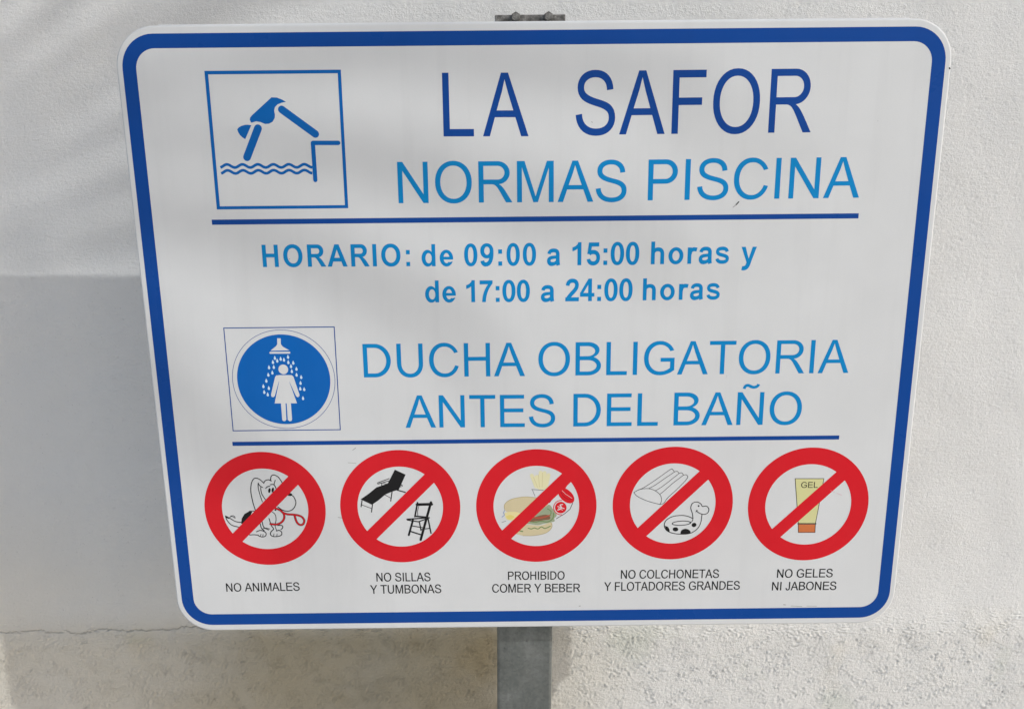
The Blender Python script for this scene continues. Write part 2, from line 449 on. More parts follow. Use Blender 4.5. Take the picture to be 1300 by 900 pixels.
FONT_R = {
 'A': (667, [A_((-1, 0), (273, 716), (376, 716), (669, 0), (561, 0), (477, 217), (178, 217), (100, 0)), S_((205, 294), (448, 294), (372, 494), (324, 641), (285, 508))]),
 'B': (667, [A_(dee(73, 350, 590, 375, 716)), A_(dee(73, 345, 627, 0, 418)), S_(dee(168, 330, 495, 415, 632)), S_(dee(168, 345, 529, 84, 331))]),
 'C': (722, [A_(ell(378, 358, 328, 370, p=2.1)), S_(ell(386, 358, 238, 288, p=2.1)), S_((386, 300), (588, 251), (800, 197), (800, 560), (578, 501), (386, 450))]),
 'D': (722, [A_(dee(77, 330, 672, 0, 716)), S_(dee(172, 325, 573, 84, 632))]),
 'E': (667, [A_(rect(79, 0, 174, 716)), A_(rect(79, 0, 621, 84)), A_(rect(79, 331, 591, 415)), A_(rect(79, 632, 608, 716))]),
 'F': (611, [A_(rect(82, 0, 177, 716)), A_(rect(82, 632, 565, 716)), A_(rect(82, 325, 516, 409))]),
 'G': (778, [A_(ell(393, 358, 340, 370, p=2.1)), A_([(715, 281), (393, 281), (393, -12)] + bez((403, -12), (530, -12), (640, 40), (715, 100))), S_(ell(400, 358, 247, 288, p=2.1)),
             S_((400, 300), (620, 300), (620, 145), (560, 105), (480, 76), (400, 72)), S_(rect(715, 60, 840, 380)),
             S_((400, 340), (840, 340), (840, 560), (605, 504), (400, 460)), A_(rect(412, 281, 715, 365)), A_(rect(621, 146, 715, 365))]),
 'H': (722, [A_(rect(80, 0, 175, 716)), A_(rect(547, 0, 642, 716)), A_(rect(80, 338, 642, 422))]),
 'I': (278, [A_(rect(93, 0, 188, 716))]),
 'J': (500, [A_(ell(223, 205, 194, 217)), S_(ell(219, 205, 104, 133)), S_(rect(0, 208, 440, 500)), S_((0, 190), (114, 205), (150, 260), (0, 260)), A_(rect(322, 200, 417, 716))]),
 'L': (556, [A_(rect(73, 0, 168, 716)), A_(rect(73, 0, 521, 84))]),
 'M': (833, [A_((74, 0), (74, 716), (217, 716), (386, 209), (421, 102), (458, 219), (631, 716), (759, 716), (759, 0), (667, 0), (667, 599), (463, 0), (377, 0), (166, 609), (166, 0))]),
 'N': (722, [NN]),
 'Ñ': (722, [NN, A_(spine([((205, 790), (215, 850), (250, 868), (290, 862)), ((290, 862), (335, 850), (370, 815), (420, 822)), ((420, 822), (470, 828), (495, 850), (505, 888))], 62))]),
 'O': (778, OV(48, 732, 98, 82)),
 'P': (667, [A_(dee(77, 400, 622, 291, 716)), S_(dee(172, 395, 525, 375, 632)), A_(rect(77, 0, 172, 400))]),
 'R': (722, [A_(rect(79, 0, 173, 420)), A_([(284, 318), (330, 318)] + bez((330, 318), (420, 312), (440, 240), (588, 0)) + [(707, 0)] + bez((707, 0), (560, 230), (530, 290), (440, 330)) + [(440, 380), (284, 380)]),
             A_(dee(79, 440, 662, 318, 716)), S_(dee(173, 435, 565, 400, 637))]),
 'S': (667, [A_(spine(S_CURVES, s_w))]),
 'T': (611, [A_(rect(259, 0, 354, 716)), A_(rect(21, 632, 591, 716))]),
 'U': (722, [A_(ell(361, 292, 281, 304, p=2.15)), A_(rect(79, 285, 642, 716)), S_(ell(361, 292, 187, 220, p=2.15)), S_(rect(174, 285, 547, 760))]),
 'Y': (667, [A_((3, 716), (118, 716), (273, 480), (334, 377), (393, 482), (545, 716), (656, 716), (374, 303), (374, 0), (279, 0), (279, 303))]),
 ' ': (278, []),
}
FONT_B = {
 'H': (722, [A_(rect(73, 0, 218, 716)), A_(rect(502, 0, 647, 716)), A_(rect(73, 312, 647, 433))]),
 'O': (778, OV(43, 735, 150, 124)),
 'R': (722, [A_(rect(73, 0, 218, 420)), A_([(284, 299), (320, 299)] + bez((320, 299), (390, 290), (410, 230), (556, 0)) + [(729, 0)] + bez((729, 0), (600, 220), (560, 260), (480, 312)) + [(440, 400), (284, 400)]),
             A_(dee(73, 440, 656, 299, 716)), S_(dee(218, 420, 507, 413, 595))]),
 'A': (722, [A_((0, 0), (279, 716), (432, 716), (719, 0), (561, 0), (499, 163), (212, 163), (153, 0)), S_((258, 284), (453, 284), (354, 549))]),
 'I': (278, [A_(rect(69, 0, 213, 716))]),
 ':': (333, [A_(rect(98, 0, 235, 137)), A_(rect(98, 382, 235, 519))]),
 'd': (611, [A_(ell(262, 260, 220, 272)), S_(ell(297, 260, 114, 166)), A_(rect(407, 0, 544, 716))]),
 'e': (556, [A_(ell(278, 260, 244, 272)), S_(ell(280, 262, 106, 164)), A_(rect(120, 214, 521, 305)), S_((300, 214), (600, 214), (600, 172), (372, 130), (310, 180)), S_(rect(525, 150, 600, 320))]),
 '0': (556, [A_(ell(276, 354, 236, 366, p=2.2)), S_(ell(276, 354, 96, 253, p=2.2))]),
 '9': (556, [A_(spine([((440, 480), (450, 230), (390, 46), (228, 46)), ((228, 46), (160, 46), (118, 90), (106, 165))], 136)),
             A_(ell(272, 478, 234, 241, p=2.1)), S_(ell(277, 480, 98, 130))]),
 'a': (556, [A_(spine([((112, 365), (125, 440), (180, 475), (272, 475)), ((272, 475), (380, 475), (427, 440), (427, 350)), ((427, 350), (427, 250), (418, 90), (448, 0))], lambda t: 118 + 18 * smooth(t))),
             A_(spine([((410, 268), (250, 255), (103, 262), (103, 150)), ((103, 150), (103, 85), (150, 45), (218, 45)), ((218, 45), (310, 45), (400, 95), (425, 170))], lambda t: 100 + 36 * math.sin(math.pi * t) ** 2))]),
 '1': (556, [A_((254, 0), (391, 0), (391, 719), (280, 719), (252, 655), (185, 597), (77, 555), (77, 431), (175, 465), (254, 515))]),
 '5': (556, [A_((122, 708), (479, 708), (479, 581), (224, 581), (205, 465), (190, 340), (64, 352)), A_(spine([((128, 345), (180, 410), (240, 408), (280, 408)), ((280, 408), (390, 408), (448, 335), (448, 238)), ((448, 238), (448, 120), (380, 51), (268, 51)), ((268, 51), (180, 51), (118, 105), (108, 190))], 130))]),
 '7': (556, [A_([(43, 707), (511, 707), (511, 607)] + bez((511, 607), (380, 470), (265, 250), (257, 0)) + [(122, 0)] + bez((122, 0), (135, 230), (215, 430), (345, 580)) + [(43, 580)])]),
 '2': (556, [A_(spine([((106, 500), (118, 600), (175, 657), (272, 657)), ((272, 657), (370, 657), (434, 610), (434, 520)), ((434, 520), (434, 400), (330, 330), (215, 210)), ((215, 210), (160, 150), (115, 110), (95, 40))], 132)), A_(rect(25, 0, 506, 128))]),
 '4': (556, [A_((312, 719), (437, 719), (437, 264), (525, 264), (525, 144), (437, 144), (437, 0), (304, 0), (304, 144), (18, 144), (18, 263)), S_((304, 264), (304, 525), (137, 264))]),
 'h': (611, [A_(rect(71, 0, 208, 716)), A_(spine([((140, 330), (160, 430), (230, 470), (315, 470)), ((315, 470), (420, 470), (472, 420), (472, 310)), ((472, 310), (472, 200), (472, 100), (472, 0))], lambda t: 118 + 19 * smooth(t * 1.3)))]),
 'o': (611, [A_(ell(305, 260, 265, 272)), S_(ell(305, 260, 125, 158))]),
 'r': (389, [A_(rect(66, 0, 203, 519)), A_(spine([((150, 300), (150, 430), (230, 482), (375, 450)), ((375, 450), (380, 449), (385, 448), (392, 446))], 128))]),
 's': (556, [A_(spine([((88, 152), (110, 75), (180, 44), (285, 44)), ((285, 44), (390, 44), (458, 85), (458, 148)), ((458, 148), (458, 225), (370, 240), (280, 262)), ((280, 262), (190, 285), (102, 300), (102, 375)), ((102, 375), (102, 445), (170, 475), (268, 475)), ((268, 475), (370, 475), (425, 445), (445, 372))], 114))]),
 'y': (556, [A_((7, 519), (153, 519), (277, 151), (398, 519), (541, 519), (355, 12), (290, 0), (215, 20)), A_(spine([((300, 80), (255, -60), (240, -158), (60, -145)), ((60, -145), (58, -145), (54, -144), (50, -143))], lambda t: 150 - 40 * smooth(t)))]),
}
GLYPHS = {}
def glyph(font, ch):
    k = (font, ch)
    if k not in GLYPHS:
        adv, ops = (FONT_R if font == 'R' else FONT_B)[ch]
        if not ops: GLYPHS[k] = (adv, None, None, 0, 0)
        else:
            v, res = paint([(('g' if a else None), p) for a, p in ops])
            fc = res['g']; used = sorted({i for f in fc for i in f}); mp = {i: j for j, i in enumerate(used)}
            vs = [(v[i].x, v[i].y) for i in used]
            GLYPHS[k] = (adv, vs, [[mp[i] for i in f] for f in fc], min(p[0] for p in vs), max(p[0] for p in vs))
    return GLYPHS[k]
def set_word(text, x0, x1, z0, z1, cap, font, xs=None):
    """vertices (mm) and faces of one word fitted between x0 and x1 on its baseline"""
    g = [glyph(font, c) for c in text]
    pen = 0; pos = []
    for a in g: pos.append(pen); pen += a[0]
    inkl = g[0][3]; inkr = pos[-1] + g[-1][4]
    u = cap / 716; nat = (inkr - inkl) * u
    if xs is None or len(text) == 1: xs = (x1 - x0) / nat; track = 0
    else: track = (x1 - x0 - nat * xs) / (len(text) - 1)
    V, Fc = [], []
    for k, (a, p) in enumerate(zip(g, pos)):
        if a[1] is None: continue
        b = len(V)
        for (gx, gy) in a[1]:
            X = x0 + (p + gx - inkl) * u * xs + track * k
            V.append((X, z0 + (z1 - z0) * (X - x0) / max(x1 - x0, 1) + gy * u))
        Fc += [[i + b for i in f] for f in a[2]]
    return V, Fc

# ------------------------------------------------------------------ the sign
sign = bpy.data.objects.new('pool_rules_sign', None)
scene.collection.objects.link(sign)
sign.location = (-.0280, .060, 0)
sign['label'] = 'white pool rules board with blue border and five red prohibition rings on a grey post'
sign['category'] = 'sign'
OFF = Vector((0, 0, SIGN_Z)) - Vector(sign.location)        # panel centre in the sign's own space
PRINT_Y = -.0001

def rrect(hw, hh, r, n=14):
    pts = []
    for cx, cz, a0 in ((hw - r, hh - r, 0), (-hw + r, hh - r, 90), (-hw + r, -hh + r, 180), (hw - r, -hh + r, 270)):
        for i in range(n + 1):
            a = math.radians(a0 + 90 * i / n); pts.append((cx + r * math.cos(a), cz + r * math.sin(a)))
    return pts

# enamelled sheet with a rolled rim
def build_panel():
    prof = [(-.0024, 0.0), (-.0012, .0003), (-.0004, .0010), (0, .0022), (0, .0034), (-.0010, .0042), (-.0024, .0044)]
    V, Fc = [], []
    n = None
    for off, y in prof:
        ring = rrect(.5002 + off, .3972 + off, .0485 + off); n = len(ring)
        V += [(x, y, z) for x, z in ring]
    L = len(prof)
    for k in range(L - 1):
        for i in range(n):
            j = (i + 1) % n
            Fc.append((k * n + i, (k + 1) * n + i, (k + 1) * n + j, k * n + j))
    sm = len(Fc)
    Fc.append(tuple(range(n - 1, -1, -1))[::-1][::-1]); Fc.append(tuple(range((L - 1) * n, L * n))[::-1])
    o = link_mesh('panel', V, Fc, M['paper'], sign, smooth=True, loc=OFF)
    import bmesh
    bm = bmesh.new(); bm.from_mesh(o.data); bmesh.ops.recalc_face_normals(bm, faces=bm.faces)
    for f in bm.faces: f.smooth = len(f.verts) == 4
    bm.to_mesh(o.data); bm.free()
    return o
panel = build_panel()

def flat(name, v, faces, ma, parent=sign, loc=OFF, y=PRINT_Y):
    used = sorted({i for f in faces for i in f}); mp = {i: j for j, i in enumerate(used)}
    V = [(v[i][0] / 1000, y, v[i][1] / 1000) for i in used]
    Fc = []
    for f in faces:
        a = sum(v[f[i]][0] * v[f[(i + 1) % len(f)]][1] - v[f[(i + 1) % len(f)]][0] * v[f[i]][1] for i in range(len(f)))
        g = [mp[i] for i in f]
        Fc.append(g if a > 0 else g[::-1])
    return link_mesh(name, V, Fc, ma, parent, loc=loc)

# folded steel edges behind the sheet
def fold(name, p0, p1, nx, nz):
    prof = [(-.0005, .0050), (.0022, .0052), (.0034, .0066), (.0037, .0090), (.0030, .0110), (.0022, .018), (-.012, .018), (-.012, .0165), (-.0005, .0165), (-.0005, .0050)]
    V, Fc = [], []
    ax = Vector((p1[0] - p0[0], 0, p1[1] - p0[1])).normalized()
    L = len(prof)
    st = [(p0, .0), (p0, .0), (p1, .0), (p1, .0)]
    for k, (p, _) in enumerate(st):
        sc_ = .45 if k in (0, 3) else 1.0
        sh = {0: 0, 1: .006, 2: -.006, 3: 0}[k]
        for u, y in prof:
            uu = u * sc_ if u > 0 else u
            V.append((p[0] + nx * uu + ax.x * sh, y, p[1] + nz * uu + ax.z * sh))
    for k in range(3):
        for i in range(L - 1):
            Fc.append((k * L + i, k * L + i + 1, (k + 1) * L + i + 1, (k + 1) * L + i))
    Fc += [tuple(range(L - 1)), tuple(range(3 * L, 4 * L - 1))[::-1]]
    o = link_mesh(name, V, Fc, M['paper'], sign, smooth=False, loc=OFF)
    import bmesh
    bm = bmesh.new(); bm.from_mesh(o.data); bmesh.ops.recalc_face_normals(bm, faces=bm.faces); bm.to_mesh(o.data); bm.free()
    return o
fold('folded_edge', (-.4985, -.345), (-.4985, .345), -1, 0)
fold('folded_edge', (.4985, -.345), (.4985, .345), 1, 0)
fold('folded_edge', (-.452, .3957), (.452, .3957), 0, 1)
fold('folded_edge', (-.440, -.3957), (.435, -.3957), 0, -1)

# blue border and rules
v, res = paint([('b', rrect(492.6, 388.0, 40, 12)), (None, rrect(476.2, 371.6, 24, 12))])
flat('border', v, res['b'], M['border'])
for (x0, x1, z0, z1, t) in ((-402.8, 404.0, 164.1, 170.4, 0), (-402.5, 403.4, -125.3, -119.7, 0)):
    flat('divider_line', [(x0, z0), (x1, z0), (x1, z1), (x0, z1)], [(0, 1, 2, 3)], M['navy'])

# lettering, one part per line of text
WORDS = [
 ('name_text', 'LA', -111.2, -7.7, 267.5, 266.8, 73.5, 'R', 'navy'),
 ('name_text', 'SAFOR', 49.6, 336.6, 267.7, 268.2, 73.7, 'R', 'navy'),
 ('title_text', 'NORMAS', -169.3, 113.5, 188.2, 187.6, 49.7, 'R', 'cyan'),
 ('title_text', 'PISCINA', 139.8, 402.5, 188.7, 189.5, 49.1, 'R', 'cyan'),
 ('hours_text', 'HORARIO:', -343.4, -157.8, 110.9, 110.2, 27.9, 'B', 'cyan'),
 ('hours_text', 'de', -143.2, -103.4, 109.9, 109.7, 27.7, 'B', 'cyan'),
 ('hours_text', '09:00', -89.5, 1.1, 109.6, 109.6, 28.2, 'B', 'cyan'),
 ('hours_text', 'a', 14.9, 31.5, 109.3, 109.3, 28.4, 'B', 'cyan'),
 ('hours_text', '15:00', 46.9, 131.3, 109.3, 109.1, 28.7, 'B', 'cyan'),
 ('hours_text', 'horas', 146.0, 244.6, 109.5, 109.7, 28.4, 'B', 'cyan'),
 ('hours_text', 'y', 259.8, 279.1, 109.2, 109.2, 29.0, 'B', 'cyan'),
 ('evening_hours_text', 'de', -140.3, -101.2, 63.9, 63.7, 28.0, 'B', 'cyan'),
 ('evening_hours_text', '17:00', -87.8, -6.9, 63.6, 63.5, 28.0, 'B', 'cyan'),
 ('evening_hours_text', 'a', 7.1, 24.2, 63.4, 63.4, 28.2, 'B', 'cyan'),
 ('evening_hours_text', '24:00', 38.2, 123.9, 63.4, 63.3, 28.7, 'B', 'cyan'),
 ('evening_hours_text', 'horas', 137.0, 235.2, 63.7, 64.1, 28.0, 'B', 'cyan'),
 ('shower_text', 'DUCHA', -223.5, -13.7, -33.7, -34.1, 44.4, 'R', 'cyan'),
 ('shower_text', 'OBLIGATORIA', 3.7, 408.1, -34.0, -34.4, 44.1, 'R', 'cyan'),
 ('bath_text', 'ANTES', -172.0, 25.8, -102.7, -103.6, 44.1, 'R', 'cyan'),
 ('bath_text', 'DEL', 49.6, 161.4, -103.4, -103.6, 44.6, 'R', 'cyan'),
 ('bath_text', 'BAÑO', 182.1, 350.9, -103.4, -104.1, 44.8, 'R', 'cyan'),
 ('caption_text.0', 'NO ANIMALES', -429.5, -328.0, -337.3, -337.0, 12.7, 'R', 'ink'),
 ('caption_text.1', 'NO SILLAS', -220.9, -146.3, -324.4, -324.8, 13.0, 'R', 'ink'),
 ('caption_text.1', 'Y TUMBONAS', -230.4, -132.0, -342.9, -343.0, 13.1, 'R', 'ink'),
 ('caption_text.2', 'PROHIBIDO', -39.0, 39.1, -324.2, -324.6, 12.6, 'R', 'ink'),
 ('caption_text.2', 'COMER Y BEBER', -61.2, 60.9, -343.2, -343.9, 12.9, 'R', 'ink'),
 ('caption_text.3', 'NO COLCHONETAS', 117.1, 252.8, -324.3, -324.7, 13.0, 'R', 'ink'),
 ('caption_text.3', 'Y FLOTADORES GRANDES', 94.2, 282.6, -342.5, -342.8, 13.1, 'R', 'ink'),
 ('caption_text.4', 'NO GELES', 333.4, 410.4, -325.5, -325.6, 12.8, 'R', 'ink'),
 ('caption_text.4', 'NI JABONES', 327.6, 417.0, -344.6, -344.9, 12.8, 'R', 'ink'),
]
LINES = {}
for key, text, x0, x1, z0, z1, cap, font, col in WORDS:
    xs = {'name_text': .806, 'hours_text': .90, 'evening_hours_text': .90}.get(key)
    LINES.setdefault((key, col), []).append(set_word(text, x0, x1, z0, z1, cap, font, xs))
CAPTIONS = [[] for _ in range(5)]
for (key, col), ws in LINES.items():
    V, Fc = [], []
    for a, b in ws:
        Fc += [[i + len(V) for i in f] for f in b]; V += a
    if key.startswith('caption'): CAPTIONS[int(key[-1])] = ws
    else:
        for a, b in ws: flat(key, a, b, M[col])

def shapes(colour, kind, w, pts):
    if kind == 'p': return [(colour, pts)]
    return [(colour, s) for s in segs(pts, w)]

# diving pictogram
D = {'frame': [(-395.5, 346.0), (-232.7, 345.2), (-231.3, 182.5), (-393.8, 182.9)], 'torso': [(-317.3, 314.8), (-311.0, 314.5), (-305.4, 312.4), (-300.3, 309.5), (-305.7, 308.4), (-310.5, 306.7), (-314.0, 303.4), (-315.2, 299.4), (-314.6, 294.9), (-315.2, 290.9), (-318.1, 286.5), (-322.7, 284.3), (-327.3, 284.1), (-333.0, 286.4), (-338.1, 287.3), (-342.4, 286.0), (-344.3, 285.8), (-345.6, 289.0), (-344.9, 291.6), (-342.9, 293.9)], 'head': [(-344.3, 282.7), (-348.4, 283.4), (-351.9, 283.2), (-356.2, 282.1), (-359.7, 280.3), (-361.7, 278.1), (-360.8, 274.7), (-359.0, 271.5), (-356.4, 268.8), (-352.9, 266.5)], 'legs': [(-306.0, 300.7), (-267.2, 271.8)], 'arm': [(-336.4, 279.0), (-352.5, 245.3)], 'ledge': [(-239.9, 261.1), (-270.9, 261.4), (-270.7, 217.2)], 'wave1': [(-386.2, 235.1), (-273.4, 234.3)], 'wave2': [(-385.9, 228.0), (-273.8, 227.4)]}
v, res = paint([('b', rect(-395.2, 182.8, -232.0, 345.6)), (None, rect(-391.0, 186.6, -236.0, 341.6))])
dive = flat('diving_pictogram', v, res['b'], M['diverblue'])
lay = [('f', D['torso']), ('f', D['head'])] + [('f', stroke(D['legs'], 9.0, 'round')), ('f', stroke(D['arm'], 9.4, 'round'))]
v, res = paint(lay); flat('diver_figure', v, res['f'], M['diverblue'], dive, (0, 0, 0))
lay = [('f', p) for p in segs(D['ledge'], 5.2)]
v, res = paint(lay); flat('pool_ledge', v, res['f'], M['diverblue'], dive, (0, 0, 0), PRINT_Y * 1.5)
for wv in ('wave1', 'wave2'):
    (xa, za), (xb, zb) = D[wv]
    pts = []
    for i in range(73):
        t = i / 72; pts.append((xa + (xb - xa) * t, za + (zb - za) * t + 1.9 * math.sin((t * 5.95 - .22) * 2 * math.pi + .2)))
    v, res = paint([('w', stroke(pts, 3.3))]); flat('wave_line', v, res['w'], M['diverblue'], dive, (0, 0, 0))

# shower pictogram
D = {'frame': [(-401.0, 33.9), (-257.9, 34.2), (-257.7, -104.6), (-400.3, -105.5)], 'circ': [(-395.3, -34.4), (-260.9, -35.8), (-323.4, 30.2), (-333.1, -102.2)], 'disc': [(-389.0, -34.4), (-267.5, -35.7), (-323.8, 23.8), (-332.6, -95.6)], 'neck': [(-332.5, 19.3), (-328.1, 19.2), (-328.4, 11.5), (-326.2, 8.3), (-317.9, 3.3), (-342.5, 3.1), (-334.9, 9.0), (-333.0, 11.5)], 'bar': [(-342.7, 0.4), (-318.3, 0.3)], 'line': [(-342.6, 2.4), (-318.0, 2.3)], 'head': [(-327.7, -21.8)], 'dress': [(-334.5, -29.4), (-320.3, -29.5), (-321.1, -38.4), (-313.1, -67.6), (-342.4, -67.5), (-334.4, -38.2)], 'arml': [(-331.8, -29.8), (-337.2, -29.7), (-339.0, -31.6), (-346.3, -55.7), (-345.8, -58.3), (-343.6, -59.1), (-341.5, -57.6), (-334.8, -38.2), (-331.1, -32.6)], 'armr': [(-323.6, -29.5), (-317.5, -29.6), (-315.3, -31.5), (-309.0, -56.1), (-309.5, -58.3), (-311.6, -59.5), (-313.7, -57.9), (-320.9, -38.4), (-323.8, -32.7)], 'legl': [(-334.1, -66.8), (-328.1, -66.9), (-328.6, -89.7), (-329.9, -91.4), (-332.1, -92.0), (-334.0, -90.2)], 'legr': [(-326.6, -66.9), (-321.1, -67.0), (-321.1, -89.8), (-322.1, -91.5), (-324.4, -92.1), (-326.8, -90.3)], 'drops': [(-337.5, -6.4), (-340.4, -11.9), (-334.7, -10.1), (-330.1, -7.7), (-325.9, -8.9), (-320.4, -5.2), (-320.5, -12.3), (-314.2, -13.1), (-346.0, -18.9), (-339.8, -18.5), (-317.4, -17.6), (-310.6, -21.2), (-342.2, -25.9), (-347.7, -28.7), (-316.8, -24.3), (-311.0, -29.1), (-350.9, -36.7), (-305.2, -32.3), (-355.3, -44.0), (-348.4, -46.6), (-306.6, -40.2), (-307.5, -47.8), (-302.4, -48.6), (-354.8, -51.8), (-350.5, -55.2), (-304.7, -60.7)]}
fr = rect(-400.6, -105.0, -257.8, 34.0); fi = rect(-399.4, -103.8, -259.0, 32.8)
cc = (-328.1, -35.8)
v, res = paint([('b', fr), (None, fi), ('b', ell(*cc, 66.9, 66.4, n=90)), (None, ell(*cc, 66.3, 65.8, n=90))])
shw = flat('shower_pictogram', v, res['b'], M['navy'])
lay = [('b', ell(cc[0], cc[1], 60.6, 60.2, n=90)), ('w', D['neck']), ('b', segs(D['line'], .5)[0]), ('w', stroke(D['bar'], 2.6, 'round')),
       ('w', ell(D['head'][0][0], D['head'][0][1], 6.3, 6.5, n=28)), ('w', D['arml']), ('w', D['armr']), ('w', D['dress']), ('w', D['legl']), ('w', D['legr'])]
for (dx, dz) in D['drops']:
    lay.append(('d', [(dx, dz + 3.0), (dx + 1.1, dz + .6), (dx + 1.55, dz - .7), (dx + 1.25, dz - 1.9), (dx + .5, dz - 2.6), (dx - .5, dz - 2.6), (dx - 1.25, dz - 1.9), (dx - 1.55, dz - .7), (dx - 1.1, dz + .6)]))
v, res = paint(lay)
flat('blue_disc', v, res['b'], M['ducha'], shw, (0, 0, 0))
flat('shower_figure', v, res['w'], M['paper'], shw, (0, 0, 0))
dr = flat('water_drops', v, res['d'], M['drop'], shw, (0, 0, 0))

